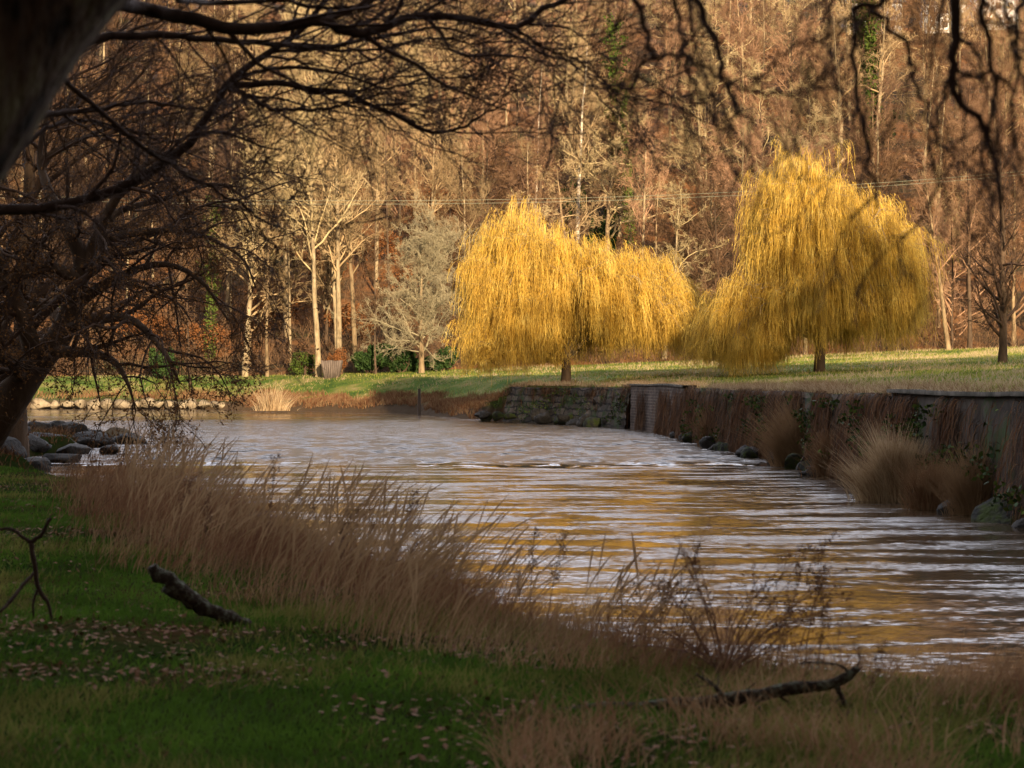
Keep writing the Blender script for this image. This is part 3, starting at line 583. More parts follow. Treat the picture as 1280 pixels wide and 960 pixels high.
for k, hh in enumerate((.35, 1.2)):
    w = .62+(.3)*(hh/1.62)-.05; obj('rail', mesh('rail', *boxes([((0,-w,hh),(2*w,.05,.09)),((0,w,hh),(2*w,.05,.09)),((-w,0,hh+.002),(.05,2*w-.06,.09)),((w,0,hh+.002),(.05,2*w-.06,.09))]), 'darkbark'), o)
x, y, z = P3(524,0,150)[0], 150.0, 0.2; o = root('mooring_post', 'weathered upright post standing at the far bank edge', 'post', (x, y, z))
obj('post', mesh('post', *tubes(np.array([[(0,0,-.8),(0,0,.6),(.01,0,1.75)]]), np.array([[.13,.12,.11]]), 8), 'oldwood'), o)
def house(px, Y, w, h, label, rz=0.):
    x = (px-640)/F*Y; z = gz(x, Y)-1.0; o = root('white_house', label, 'house', (x, Y, z), rz)
    d = 7; V = np.array([(-w/2,-d/2,0),(w/2,-d/2,0),(w/2,d/2,0),(-w/2,d/2,0),(-w/2,-d/2,h),(w/2,-d/2,h),(w/2,d/2,h),(-w/2,d/2,h),(-w/2,0,h+2.4),(w/2,0,h+2.4)]); 
    obj('wall', mesh('wall', V, np.array([[0,1,5],[0,5,4],[1,2,6],[1,6,5],[2,3,7],[2,7,6],[3,0,4],[3,4,7],[4,8,7],[5,6,9]]), 'white'), o)
    t = .18; e = .5; RV = np.array([(-w/2-e,-d/2-e,h-.3),(w/2+e,-d/2-e,h-.3),(w/2+e,0,h+2.5),(-w/2-e,0,h+2.5),(-w/2-e,d/2+e,h-.3),(w/2+e,d/2+e,h-.3)]); RV = np.vstack([RV, RV+[0,0,t]])
    rf = obj('roof', mesh('roof', RV, np.array([[0,1,2,3],[3,2,5,4],[6,9,8,7],[9,10,11,8],[0,6,7,1],[4,5,11,10],[0,3,9,6],[3,4,10,9],[1,7,8,2],[2,8,11,5]]), 'slate'), o)
    obj('chimney', mesh('chimney', *boxes([((w*.32,0,h+3.0),(.8,.7,1.8))]), 'white'), rf)
    for u in (-.3, 0, .3):
        for zz in (h*.3, h*.75):
            wn = obj('window', mesh('window', *boxes([((u*w,-d/2-.01,zz),(1.1,.08,1.25))]), 'white'), o); obj('pane', mesh('pane', *boxes([((u*w,-d/2-.055,zz),(.9,.03,1.05))]), 'glass'), wn)
house(1088, 338, 9, 5.6, 'white house glimpsed through the trees above the ivy clad pair', .1)
house(1178, 342, 7, 5.2, 'white house glimpsed between hanging twigs, middle one at the hilltop', -.1)
house(1240, 345, 7, 5.6, 'white house nearest the right edge high on the hill', .05)

# ------------------------------------------------------------------ grasses
def blades(xy, zf, h, w, lean, r, n=4, mats=None, jitter=.35, zoff=-.02, curve=1.6, prof=None):
    c = len(xy); z = zf(xy[:, 0], xy[:, 1])+zoff; u = np.linspace(0,1,n)
    hh = h*r.uniform(.55,1.2,c); L = np.asarray(lean)+r.normal(size=(c,2))*jitter+np.stack([fb(xy[:, 0], xy[:, 1], .7, 55)-.5, fb(xy[:, 0], xy[:, 1], .7, 56)-.5], 1)*1.1
    P = np.zeros((c,n,3)); P[:, :, 0] = xy[:, 0:1]+L[:, 0:1]*hh[:, None]*u**curve; P[:, :, 1] = xy[:, 1:2]+L[:, 1:2]*hh[:, None]*u**curve; P[:, :, 2] = z[:, None]+hh[:, None]*u*(1-.28*np.clip(np.linalg.norm(L, axis=1),0,1.5)[:, None]*u)
    a = r.uniform(-.9,.9,c); sd = np.stack([np.cos(a), np.sin(a), a*0], 1)
    return ribbons(P, w*(np.linspace(1,.18,n) if prof is None else np.array(prof))[None]*r.uniform(.7,1.3,(c,1)), sd)
def stuff(name, parts, mats, label):
    V, Q = join(parts); mi = np.concatenate([np.full(len(q[1]), k % len(mats)) for k, q in enumerate(parts)])
    return obj(name, mesh(name, V, Q, mats, mi=mi), kind='stuff', label=label, category=label.split()[-1] if False else 'grass')
def scatter(n, y0, y1, r, power=2.0, mx=1.12):
    y = (y0**(1/power)+(y1**(1/power)-y0**(1/power))*r.uniform(0,1,n))**power; x = r.uniform(-1,1,n)*.257*mx*y+r.normal(size=n)*.05
    return np.stack([x, y], 1)
r = R_(321)
# lawn on the near bank
p = scatter(330000, 6.8, 48, r, 1.6); d = sdist(p[:, 0], p[:, 1], BANK, BKP); den = fb(p[:, 0], p[:, 1], 1.6, 60)
keep = (d > -.1) & (den+r.normal(size=len(p))*.10 > .44); p = p[keep]; d = d[keep]; k = len(p)
g = fb(p[:, 0], p[:, 1], 1.5, 66)+r.normal(size=k)*.07
A, B_ = p[g < .6], p[g >= .6]
stuff('lawn_grass', [blades(A, nz, .075+.0*A[:, 0], .0075+.00022*A[:, 1:2]*1.5, (.15,0), r, 3, jitter=.5), blades(B_, nz, .10, .007+.0003*B_[:, 1:2], (.2,0), r, 3, jitter=.5)], ['grass','grass_b'], 'short dark green grass covering the near river bank')
# leaf litter on the lawn
p = scatter(26000, 6.8, 34, r, 1.6); d = sdist(p[:, 0], p[:, 1], BANK, BKP); q = fb(p[:, 0], p[:, 1], 1.6, 60); p = p[(d > 0) & (q+r.normal(size=len(p))*.10 < .46)]
V, Q = leaves(np.stack([p[:, 0], p[:, 1], nz(p[:, 0], p[:, 1])+.03], 1), .046, r, flat=.3); obj('fallen_leaves', mesh('fallen_leaves', V, Q, ['leaf','stem'], mi=r.integers(0,2,len(Q))), kind='stuff', label='brown fallen leaves scattered over the near grass', category='leaves')
p = scatter(60000, 6.8, 30, r, 1.5); d = sdist(p[:, 0], p[:, 1], BANK, BKP); q = fb(p[:, 0], p[:, 1], .9, 61)+.5*fb(p[:, 0], p[:, 1], 1.6, 60); p = p[(d > .1) & ((q > .95) | (q < .58)) & (r.uniform(size=len(p)) < .7)]
stuff('dead_grass', [blades(p[::2], nz, .09, .006+.00025*p[::2, 1:2], (.2,0), r, 3, jitter=.9), blades(p[1::2], nz, .07, .006+.00025*p[1::2, 1:2], (.2,0), r, 3, jitter=1.0)], ['stem','drygrass_b'], 'short flattened brown dead grass in patches on the lawn')
# tall dead grass along the near bank
p = scatter(270000, 8, 40, r, 1.5); d = sdist(p[:, 0], p[:, 1], BANK, BKP); px = 640+p[:, 0]/p[:, 1]*F
wid = np.interp(p[:, 1], [8,12,14,17,22,27,33,37], [2.0,1.9,2.2,2.6,3.0,3.4,2.6,.7]); cl = fb(p[:, 0], p[:, 1], 1.1, 71)
keep = (px > 175-90*cl+r.normal(size=len(p))*35) & (d > -.45) & (d < wid*(.15+.75*cl+.55*r.uniform(0,1,len(p))**1.5)) & (cl+r.normal(size=len(p))*.1 > np.interp(p[:, 1], [8,13,15,36], [.50,.45,.36,.34])) ; p = p[keep]; cl = cl[keep]
p = p[r.uniform(size=len(p)) < np.interp(p[:, 1], [8,13,16,40], [.22,.4,.8,1])]
sn = fb(p[:, 0], p[:, 1], 1.4, 77)+r.normal(size=len(p))*.10; sel = np.where(sn < .42, 1, np.where(sn < .60, 0, 2)); sel[r.uniform(size=len(p)) < .2] = 3; hgt = np.interp(p[:, 1], [8,13,18,28,36], [.32,.34,.46,.62,.55])*(.35+1.25*fb(p[:, 0], p[:, 1], .9, 72))
parts = []
for s in range(4):
    q = sel == s; parts.append(blades(p[q], nz, hgt[q], .0036+.00013*p[q][:, 1:2], (.38,.0), r, 5, jitter=.40, curve=1.5))
stuff('tall_dry_grass', parts, ['drygrass','drygrass_b','drygrass_c','stem'], 'tall brown dead grass leaning right along the near bank')
# thin pale stalks with feathery heads that stand above the rest
p = scatter(14000, 12, 36, r, 1.5); d = sdist(p[:, 0], p[:, 1], BANK, BKP); cl = fb(p[:, 0], p[:, 1], 1.3, 75); keep = (d > -.3) & (d < 2.2) & (cl > .45) & (p[:, 0]/p[:, 1]*F > -500); p = p[keep]
V1 = blades(p, nz, np.interp(p[:, 1], [12,20,30], [.7,1.0,1.15]), .008+0*p[:, 1:2], (.38,0), r, 7, jitter=.2, curve=1.6, prof=[.6,.5,.45,.4,1.3,2.2,.5])
stuff('grass_stalks', [V1], ['drygrass_c'], 'thin straw coloured stalks rising above the dead grass')
# coarse pale arching grass at the bottom right
p = scatter(16000, 7.0, 12.0, r, 1.3); px = 640+p[:, 0]/p[:, 1]*F; cl = fb(p[:, 0], p[:, 1], .7, 81); keep = (px > 620) & (cl+r.normal(size=len(p))*.06 > .58); p = p[keep]
stuff('coarse_grass', [blades(p[::2], nz, .30, .008+0*p[::2, 1:2], (-.1,0), r, 6, jitter=.6, curve=1.9), blades(p[1::2], nz, .26, .008+0*p[1::2, 1:2], (.3,0), r, 6, jitter=.6, curve=1.9)], ['drygrass','drygrass_c'], 'coarse arching dead grass among the green at the bank corner')
# meadow grass across the river
n = 130000; y = r.uniform(38,190,n)**1.0; x = r.uniform(-1,1,n)*(.265*y+3); d = sdist(x, y, SHORE, SHP); z = fz(x, y); g = fb(x, y, 3.5, 90)+r.normal(size=n)*.12
keep = (d > .35) & (z > .9); x, y, g = x[keep], y[keep], g[keep]; pp = np.stack([x, y], 1)
parts = []
for lo, hi, hh in ((-9,.43,.16),(.43,.66,.2),(.66,9,.30)):
    q = (g >= lo) & (g < hi); parts.append(blades(pp[q], fz, hh, .045+0*pp[q][:, 1:2], (.1,0), r, 3, jitter=.5))
stuff('meadow_grass', parts, ['meadow_blade','meadow_blade_b','straw'], 'rough green and straw grass over the far meadow')
# fringe along the wall top and the brown grass hanging down the wall
full = resample(SHORE, 1200); full = full[np.argsort(full[:, 1])]
n = 42000; y = r.uniform(34,128,n); x = np.interp(y, full[:, 1], full[:, 0])+np.abs(r.normal(size=n))*.55-.12; cl = fb(y, y*0, 2.5, 95)
q = (cl+r.normal(size=n)*.12 > .5) & ((y > 49) | (r.uniform(size=n) < .3)); pp = np.stack([x, y], 1)[q]
zt = lambda x, y: fz(x+.5, y)
stuff('wall_top_grass', [blades(pp[::2], zt, .32, .020+0*pp[::2, 1:2], (-.35,0), r, 4, jitter=.45), blades(pp[1::2], zt, .38, .018+0*pp[1::2, 1:2], (.05,0), r, 4, jitter=.45)], ['straw','drygrass_c'], 'pale dry grass fringe along the top of the river wall')
n = 60000; y = r.uniform(32,128,n); cl = fb(y, y*0, 2.2, 97); den = cl+r.normal(size=n)*.10-(.22*((y > 90) & (y < 109)))-.05*(y < 47); y = y[den > .43]; n = len(y)
x = np.interp(y, full[:, 1], full[:, 0]); z0 = 2.4-2.2*r.uniform(0,1,n); ln = np.minimum(r.uniform(.35,1.2,n), z0+.1)
P = np.zeros((n,5,3)); u = np.linspace(0,1,5)
P[:, :, 0] = x[:, None]-.1-(.25*(1-z0/2.4))[:, None]-.4*np.sin(u*1.7)[None]*r.uniform(.3,1,n)[:, None]*.8
P[:, :, 1] = y[:, None]+r.normal(size=n)[:, None]*.12*u; P[:, :, 2] = z0[:, None]+.15*np.sin(u*3)[None]-ln[:, None]*u**1.4
V, Q = ribbons(P, np.tile(.03*np.linspace(1,.3,5), (n,1)), unit(np.stack([r.normal(size=n)*.5, np.ones(n), r.normal(size=n)*.1], 1)))
obj('hanging_grass', mesh('hanging_grass', V, Q, ['drygrass','drygrass_b','darktwig','darktwig'], mi=np.repeat(r.integers(0,4,n), 4)), kind='stuff', label='brown dead grass hanging down the face of the river wall', category='grass')
# shrubby dark growth and moss cushions on the wall
n = 16000; y = r.uniform(36,130,n); cl = fb(y, y*0, 3.1, 101); zz = r.uniform(.2,2.2,n); q = (fb(y*1.0, zz*3, 1.6, 102) > .60) & ~((y > 90) & (y < 109)); y = y[q]; zz = zz[q]; n = len(y)
x = np.interp(y, full[:, 1], full[:, 0])-.2-.35*(1-zz/2.4)-r.uniform(0,.35,n); V, Q = leaves(np.stack([x, y, zz], 1), .12, r)
obj('wall_ivy', mesh('wall_ivy', V, Q, ['ivy','evergreen'], mi=r.integers(0,2,n)), kind='stuff', label='patches of moss and ivy clinging to the river wall', category='ivy')
# brown growth at the water's edge of the far bank
n = 42000; s = r.uniform(0,1,n); ed = resample(SHORE[9:], 800); i = (s*799).astype(int); e = ed[i]; ee = np.clip(i+1,0,799); T = unit(ed[ee]-ed[np.clip(i-1,0,799)]); Nn = np.stack([T[:, 1], -T[:, 0]], 1)
dd = r.uniform(-.1,4.5,n)**1.0; pp = e+Nn*dd[:, None]; q = (pp[:, 0] > -45) & (fb(pp[:, 0], pp[:, 1], 2.2, 110)+r.normal(size=n)*.08 > .40+.03*dd) & ~((pp[:, 0] < -27) & (dd < 1.6)); pp = pp[q]; g = r.integers(0,3,len(pp))
stuff('bankside_grass', [blades(pp[g == k], fz, [.45,.55,.5][k], .05+0*pp[g == k][:, 1:2], (.1,-.1), r, 4, jitter=.4) for k in range(3)], ['drygrass','drygrass_b','drygrass_c'], 'brown and russet growth along the far water edge')
# low growth on the left spit
n = 9000; pp = np.stack([r.uniform(-30,-13,n), r.uniform(44,92,n)], 1); q = sdist(pp[:, 0], pp[:, 1], BANK, BKP) > .2; pp = pp[q]; g = r.integers(0,2,len(pp))
stuff('spit_grass', [blades(pp[g == k], nz, .35, .03+0*pp[g == k][:, 1:2], (.2,0), r, 4, jitter=.5) for k in range(2)], ['drygrass','rustleaf'], 'rusty dead grass among the rocks of the spit')

# straw tufts that can be told apart
def tuft(name, x, y, z, w, h, n, mt, label, seed, lean=(.1,0), wd=.02, fan=.5, dep=.6):
    r = R_(seed); q = r.normal(size=(n,2))*[w*.26, w*.26*dep]; u = np.linspace(0,1,6); hh = h*r.uniform(.25,1.15,n)*(.55+.9*vn(q[:, 0]*9+seed, q[:, 1]*9, 1.6, seed))*(1-.5*np.clip(np.abs(q[:, 0])/w,0,1))
    L = np.stack([q[:, 0]/w*fan*2+lean[0]+r.normal(size=n)*.26, q[:, 1]/w*fan+lean[1]+r.normal(size=n)*.12], 1)
    P = np.zeros((n,6,3)); P[:, :, :2] = q[:, None, :]+(L*hh[:, None])[:, None, :]*(u**1.6)[None, :, None]; P[:, :, 2] = hh[:, None]*(u*(1-.15*u*np.linalg.norm(L, axis=1)[:, None]))-.15
    a = r.uniform(-1,1,n); V, Q = ribbons(P, wd*np.linspace(1,.25,6)[None]*np.ones((n,1)), np.stack([np.cos(a), np.sin(a), a*0], 1))
    return obj(name, mesh(name, V, Q, [mt,'drygrass_c'], mi=np.repeat((r.uniform(size=n) > .7).astype(int), 5)), loc=(x, y, z), label=label, category='grass tuft')
def tw(px, py, w, h, n, mt, lb, seed, z=.15, **k):
    Y = F*(CAMZ-z)/(py-HY); tuft('grass_tuft', (px-640)/F*Y, Y, z, w, h, n, mt, lb, seed, **k)
tw(342, 511, 1.9, 1.9, 700, 'straw', 'pale feathery straw tuft on the far bank past the boulder edging', 1, z=.35, wd=.04)
tw(892, 553, .8, 1.5, 900, 'drygrass', 'small brown tuft at the waterline where the wall bends', 2, wd=.02)
tw(1003, 577, 1.3, 2.0, 3000, 'drygrass_c', 'tall tan grass tuft leaning against the overgrown wall', 3, lean=(-.15,0))
tw(1043, 588, .9, 1.2, 1800, 'drygrass', 'low brown tuft just right of the tall tan one', 4)
tw(1120, 618, 1.2, 1.45, 6000, 'straw', 'largest bushy straw tuft at the foot of the river wall', 5, wd=.013, lean=(-.12,0), fan=.4)
tw(1165, 628, .8, 1.1, 1600, 'drygrass', 'thin brown tuft joined to the right of the largest tuft', 6, wd=.012)
tw(1222, 634, .8, 1.3, 2600, 'drygrass_c', 'sparse straw tuft left of the big mossy rock', 7, wd=.012)
tw(718, 526, .9, 1.3, 260, 'drygrass', 'thin brown tuft below the crumbling mossy wall', 8, wd=.03)

# ------------------------------------------------------------------ leaning tree on the left bank (about 55 m away)
def trace(L, n=16):
    """L: (px,py,Y,radius)..."""
    a = np.array([[*P3(p[0], p[1], p[2]), p[3]] for p in L]); q = resample(a, n); return q[:, :3], np.maximum(q[:, 3], .001)
r = R_(808)
o = root('bank_tree', 'big leaning tree with clinging brown leaves drooping over the rocky spit', 'tree', P3(-25, 575, 55))
bl = np.array(P3(-25, 575, 55))
tp, tr_ = trace([(-60,620,56,.75),(-30,560,56,.62),(5,510,55,.52),(45,455,55,.42),(78,415,55,.34),(95,370,55,.28)], 14)
obj('trunk', mesh('trunk', *tubes((tp-bl)[None], tr_[None], 12), 'darkbark', smooth=True), o)
LB = [[(45,455,55,.3),(30,400,54,.24),(0,330,54,.2),(-40,260,53,.15)],
      [(95,370,55,.26),(100,320,55,.2),(70,260,55,.16),(50,200,56,.1),(60,140,56,.06)],
      [(95,370,55,.22),(120,300,55,.17),(150,240,54,.12),(190,200,54,.07),(240,180,54,.04)],
      [(78,415,55,.2),(120,400,54,.15),(165,400,53,.11),(205,440,52,.07),(225,480,52,.03)],
      [(90,385,55,.18),(140,350,55,.13),(200,330,55,.09),(250,350,54,.06),(285,400,54,.03)],
      [(60,440,55,.2),(100,440,54,.14),(140,450,53,.1),(160,480,52,.05),(170,515,52,.02)],
      [(30,475,55,.2),(10,450,53,.15),(-30,440,52,.1)],
      [(100,350,55,.2),(50,330,54,.14),(10,350,53,.1),(-30,380,53,.06)],
      [(120,300,55,.14),(180,290,55,.1),(240,290,55,.07),(300,320,55,.04),(320,360,55,.02)],
      [(78,415,56,.2),(60,380,57,.15),(20,390,58,.1),(-10,430,58,.06)],
      [(100,330,56,.16),(140,270,57,.12),(200,250,58,.08),(270,230,58,.05),(310,250,58,.03)],
      [(50,200,56,.1),(110,170,56,.07),(170,150,56,.04),(230,140,56,.02)]]
LP = [trace(L) for L in LB]; BP = np.array([a for a, _ in LP])-bl; BR = np.array([b for _, b in LP])
P1, R1 = grow(BP, BR, 11, 8, 3.6, 55, (.02,0,-.05), .18, r, .15, 1, rmin=.012, Labs=True, shorten=.3)
P2, R2 = grow(P1, R1, 8, 6, .5, 50, (.02,0,-.06), .22, r, .15, 1, rmin=.009, shorten=.3)
P3a, R3 = grow(P2, R2, 6, 4, .55, 45, (0,0,-.05), .25, r, .15, 1, rmin=.006, shorten=.3)
for a, b in zip(BP, BR): obj('limb', mesh('limb', *tubes(a[None], b[None], 7), 'darkbark', smooth=True), o)
obj('crown', mesh('crown', *join([tubes(P1, R1, 4), tubes(P2, R2, 3), tubes(P3a, R3, 3)]), 'darktwig'), o)
n = 32000; a = r.integers(0, len(P3a), n); b = r.integers(1,4,n); C = P3a[a,b]+r.normal(size=(n,3))*.05; wz = (C+bl)[:, 2]; C = C[r.uniform(size=n) < np.interp(wz, [0,4,7,10], [1,.9,.6,.25])]
V, Q = leaves(C, .078, r); obj('leaves', mesh('leaves', V, Q, 'brownleaf'), o)

x_, Y_ = (20-640)/F*68, 68.; special(35, x_, Y_, .5, 16.5, .34, 'darkbark', 'darktwig', 'upright dark bare tree behind the leaning bank tree', lean=(.05,0), start=.08, nl=56, lang=58, lup=.02, spread=.55, dens=(10,9,6), tw=.009)
# ------------------------------------------------------------------ overhanging tree close to the viewpoint
r = R_(909); o = root('overhanging_tree', 'dark rough barked leaning trunk whose low branches hang across the view', 'tree', (-2.75, 5.2, 1.0)); bl = np.array([-2.75,5.2,1.0])
tp = resample([(-2.75,5.2,.8,.42),(-2.45,5.15,1.9,.36),(-2.0,5.05,2.75,.33),(-1.62,5,3.35,.31),(-1.18,5.0,3.93,.28),(-.6,5.05,4.6,.25),(.1,5.1,5.3,.22),(.8,5.2,6.2,.18)], 40)
V, Q = tubes((tp[:, :3]-bl)[None], tp[:, 3][None]*(1+.05*np.sin(np.arange(40)*1.1)), 20)
rr = R_(4); ctr = np.repeat(tp[:, :3]-bl, 20, 0); rid = 1+.07*(vn(np.tile(np.arange(20),40)*1.3, np.repeat(np.arange(40),20)*.22, 1, 3)-.5)*2; V = ctr+(V-ctr)*rid[:, None]
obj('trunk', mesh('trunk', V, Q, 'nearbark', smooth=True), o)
def T6(L, Y, r0, r1, dY=0):
    m_ = len(L); return [(a, b, Y+dY*i/(m_-1), r0+(r1-r0)*i/(m_-1)) for i, (a, b) in enumerate(L)]
LL = [T6([(90,-30),(165,8),(220,18),(285,36),(340,34),(400,27),(428,36),(455,42),(485,32),(515,20),(580,22),(642,33),(675,15),(715,-6),(770,-45)], 6, .026, .008, .6),
 T6([(-330,330),(-150,275),(-60,262),(0,262),(70,260),(150,235),(225,188),(262,140),(285,105),(330,70),(370,42),(400,10),(430,-40)], 8, .030, .010),
 T6([(283,108),(340,104),(400,112),(440,120),(500,148),(545,166),(580,158),(612,140),(640,128)], 8, .016, .003),
 T6([(283,110),(310,120),(343,137),(400,136),(440,128),(480,118)], 8, .012, .004),
 T6([(60,70),(130,48),(200,44),(260,48),(330,54),(400,60),(470,48),(540,36),(600,45)], 6.5, .018, .004, 1),
 T6([(20,150),(70,142),(130,135),(190,128),(250,138),(310,150)], 7, .014, .003, 1),
 T6([(70,90),(120,135),(180,185),(230,215),(290,250),(330,275),(360,290)], 6, .010, .003, 1),
 T6([(340,65),(400,62),(470,62),(540,48),(600,55),(650,48)], 8, .008, .003),
 T6([(285,100),(350,85),(420,90),(480,110),(530,100),(590,95)], 8, .010, .003),
 T6([(180,-20),(260,5),(340,0),(420,10),(500,-5),(580,2)], 6.5, .012, .004),
 T6([(0,215),(60,160),(110,150),(170,165),(230,180)], 7, .010, .003, 1),
 T6([(642,33),(680,60),(720,75),(760,100)], 6.6, .006, .003)]
LL = [[(a, b, Y*(1.0 if (k == 1 and q_ < 2) else 1.12 if (k in (0, 9) and q_ == 0) else 1.6), R*(1.0 if (k == 1 and q_ < 2) else 1.5)) for q_, (a, b, Y, R) in enumerate(L)] for k, L in enumerate(LL)]
LR = [T6([(1180,-120),(1192,-40),(1192,30),(1190,85),(1205,130),(1232,168),(1245,230),(1250,290)], 5.2, .020, .004),
 T6([(1200,-110),(1215,-30),(1230,25),(1236,50),(1243,100),(1240,150),(1230,205),(1225,250)], 5.2, .012, .003),
 T6([(1120,-80),(1112,-15),(1098,3),(1072,8),(1068,60),(1072,120),(1080,170),(1088,215),(1098,260)], 5.4, .012, .004),
 T6([(1085,6),(1108,32),(1135,60),(1142,100),(1155,130),(1162,165),(1188,190),(1185,230)], 5.4, .008, .003),
 T6([(790,-90),(850,-25),(880,20),(900,65),(908,110),(925,140),(948,165)], 5.2, .013, .004),
 T6([(760,-60),(785,-15),(802,20),(812,55),(815,70),(798,90),(790,112),(796,128)], 5.2, .010, .004),
 T6([(815,70),(850,66),(890,88),(930,112),(985,118),(1030,110)], 5.2, .007, .003),
 T6([(810,-70),(838,-20),(850,40),(862,90),(882,130),(905,165)], 5.1, .009, .003),
 T6([(1020,-60),(1040,-10),(1032,30),(1036,70),(1030,115)], 5.0, .006, .003),
 T6([(1290,-60),(1275,10),(1268,60),(1282,110),(1290,170)], 5.2, .008, .003),
 T6([(1225,-60),(1250,0),(1262,30),(1275,80),(1262,140),(1275,200)], 5.3, .007, .003),
 T6([(1190,85),(1215,95),(1240,92),(1258,105),(1270,150),(1262,200)], 5.2, .007, .003),
 T6([(1190,85),(1175,130),(1160,180),(1170,230),(1150,280),(1120,300)], 5.2, .006, .003),
 T6([(908,110),(950,95),(985,60),(1030,50),(1060,20)], 5.0, .005, .003)]
# the overhead limb the right hand branches hang from
oh = [(-.6,5.05,4.6,.16),(.1,5.1,4.75,.11),(.9,5.2,4.5,.08),(1.3,5.2,4.2,.06),(1.75,5.2,4.05,.05)]
q = resample(oh, 20); obj('limb', mesh('limb', *tubes((q[:, :3]-bl)[None], q[:, 3][None], 10), 'nearbark', smooth=True), o)
allp = {}
for nm, LLL, nn, bias, n1, ln in (('L', LL, 30, (.05,0,.01), 17, 1.0), ('R', LR, 24, (0,0,-.16), 7, .36)):
    TP = [trace(L, nn) for L in LLL]; A = np.array([a for a, _ in TP])-bl; B = np.array([b for _, b in TP])
    jit = r.normal(size=A.shape)*.006; A = A+jit
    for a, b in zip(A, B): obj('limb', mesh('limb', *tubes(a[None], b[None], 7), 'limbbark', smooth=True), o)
    P1, R1 = grow(A, B, n1, 9, ln, 42, bias, .20, r, .15, 1, rr=.5, rmin=.0022*(1.5 if nm == 'L' else 1), Labs=True, shorten=.35)
    P2, R2 = grow(P1, R1, 6 if nm == 'L' else 4, 7, .5, 42, bias, .24, r, .15, 1, rmin=.0017*(1.5 if nm == 'L' else 1), shorten=.3)
    if nm == 'L':
        P3b, R3b = grow(P2, R2, 4, 5, .5, 42, bias, .25, r, .15, 1, rmin=.0020, shorten=.3)
        obj('crown', mesh('crown', *join([tubes(P1, R1, 4), tubes(P2, R2, 3), tubes(P3b, R3b, 3)]), 'neartwig'), o)
    else: obj('crown', mesh('crown', *join([tubes(P1, R1, 4), tubes(P2, R2, 3)]), 'neartwig'), o)

# ------------------------------------------------------------------ fallen wood on the grass
def on_ground(px, py):
    Y = 12.
    for _ in range(40): Y = F*(CAMZ-float(nz((px-640)/F*Y, Y)))/(py-HY)
    return np.array([(px-640)/F*Y, Y, float(nz((px-640)/F*Y, Y))])
def wood(name, label, cat, base, segs, mt, k=9, rough=.12, seed=0, names=None):
    r = R_(seed); o = root(name, label, cat, base)
    for j, L in enumerate(segs):
        a = resample(np.array(L, float), 18); P = a[:, :3]+r.normal(size=(18,3))*a[:, 3:4]*rough; rad = np.abs(a[:, 3])*(1+r.normal(size=18)*.09)
        V, Q = tubes((P-base)[None], rad[None], k); e0 = np.arange(k); c0 = len(V); V = np.vstack([V, (P-base)[0], (P-base)[-1]])
        cap = [[c0, (i+1) % k, i, i] for i in range(k)]+[[c0+1, 17*k+i, 17*k+(i+1) % k, 17*k+(i+1) % k] for i in range(k)]
        me = bpy.data.meshes.new('wood'); me.from_pydata([tuple(v) for v in V], [], [tuple(q_) for q_ in Q.tolist()]+[tuple(c[:3]) for c in cap]); me.materials.append(M[mt]); me.polygons.foreach_set('use_smooth', np.ones(len(me.polygons), bool))
        obj((names or ['stem']+['branch']*20)[j], me, o)
    return o
def side_twigs(o, segs, base, mt, n, ln, seed):
    r = R_(seed); A = np.array([resample(np.array(L, float), 12) for L in segs]); P, R = grow(A[:, :, :3]-base, A[:, :, 3], n, 6, ln, 60, (0,0,.02), .25, r, .2, 1, rr=.3, rmin=.0015, Labs=True)
    P2, R2 = grow(P, R, 3, 4, .5, 45, (0,0,0), .25, r, .3, 1, rmin=.0012)
    obj('twigs', mesh('twigs', *join([tubes(P, R, 4), tubes(P2, R2, 3)]), mt), o)
def W(px, py, Y, rad): return (*P3(px, py, Y), rad)
g = on_ground(300, 782); Yg = g[1]
wood('broken_log', 'thick lichened log sticking up from the grass at a slant', 'log', g, [[W(188,708,Yg-.1,.035),(W(205,722,Yg-.1,.062)),W(228,742,Yg-.05,.068),W(250,760,Yg,.060),W(275,768,Yg,.052),W(300,778,Yg+.05,.05),W(322,792,Yg+.1,.035)]], 'lichen', 10, .16, 3)
g = on_ground(50, 778); Yg = g[1]
KB = wood('forked_branch', 'dark forked branch propped upright in the grass at the left edge', 'branch', g,
 SG := [[W(66,782,Yg,.010),W(60,755,Yg,.012),W(48,735,Yg,.015),W(42,700,Yg,.018),W(38,678,Yg,.016)],
  [W(38,678,Yg,.016),W(52,668,Yg,.013),W(60,652,Yg,.014),W(63,648,Yg,.010)],
  [W(38,678,Yg,.015),W(26,670,Yg,.012),W(15,662,Yg,.011),W(-5,664,Yg,.009),W(-30,690,Yg,.008)],
  [W(44,715,Yg,.012),W(28,732,Yg-.1,.012),W(14,750,Yg-.2,.012),W(0,765,Yg-.3,.010)],
  [W(46,738,Yg,.010),W(41,755,Yg,.008),W(42,775,Yg+.05,.007)]], 'limbbark', 7, .14, 4); side_twigs(KB, SG, g, 'limbbark', 3, .10, 5)
g = on_ground(900, 893); Yg = g[1]
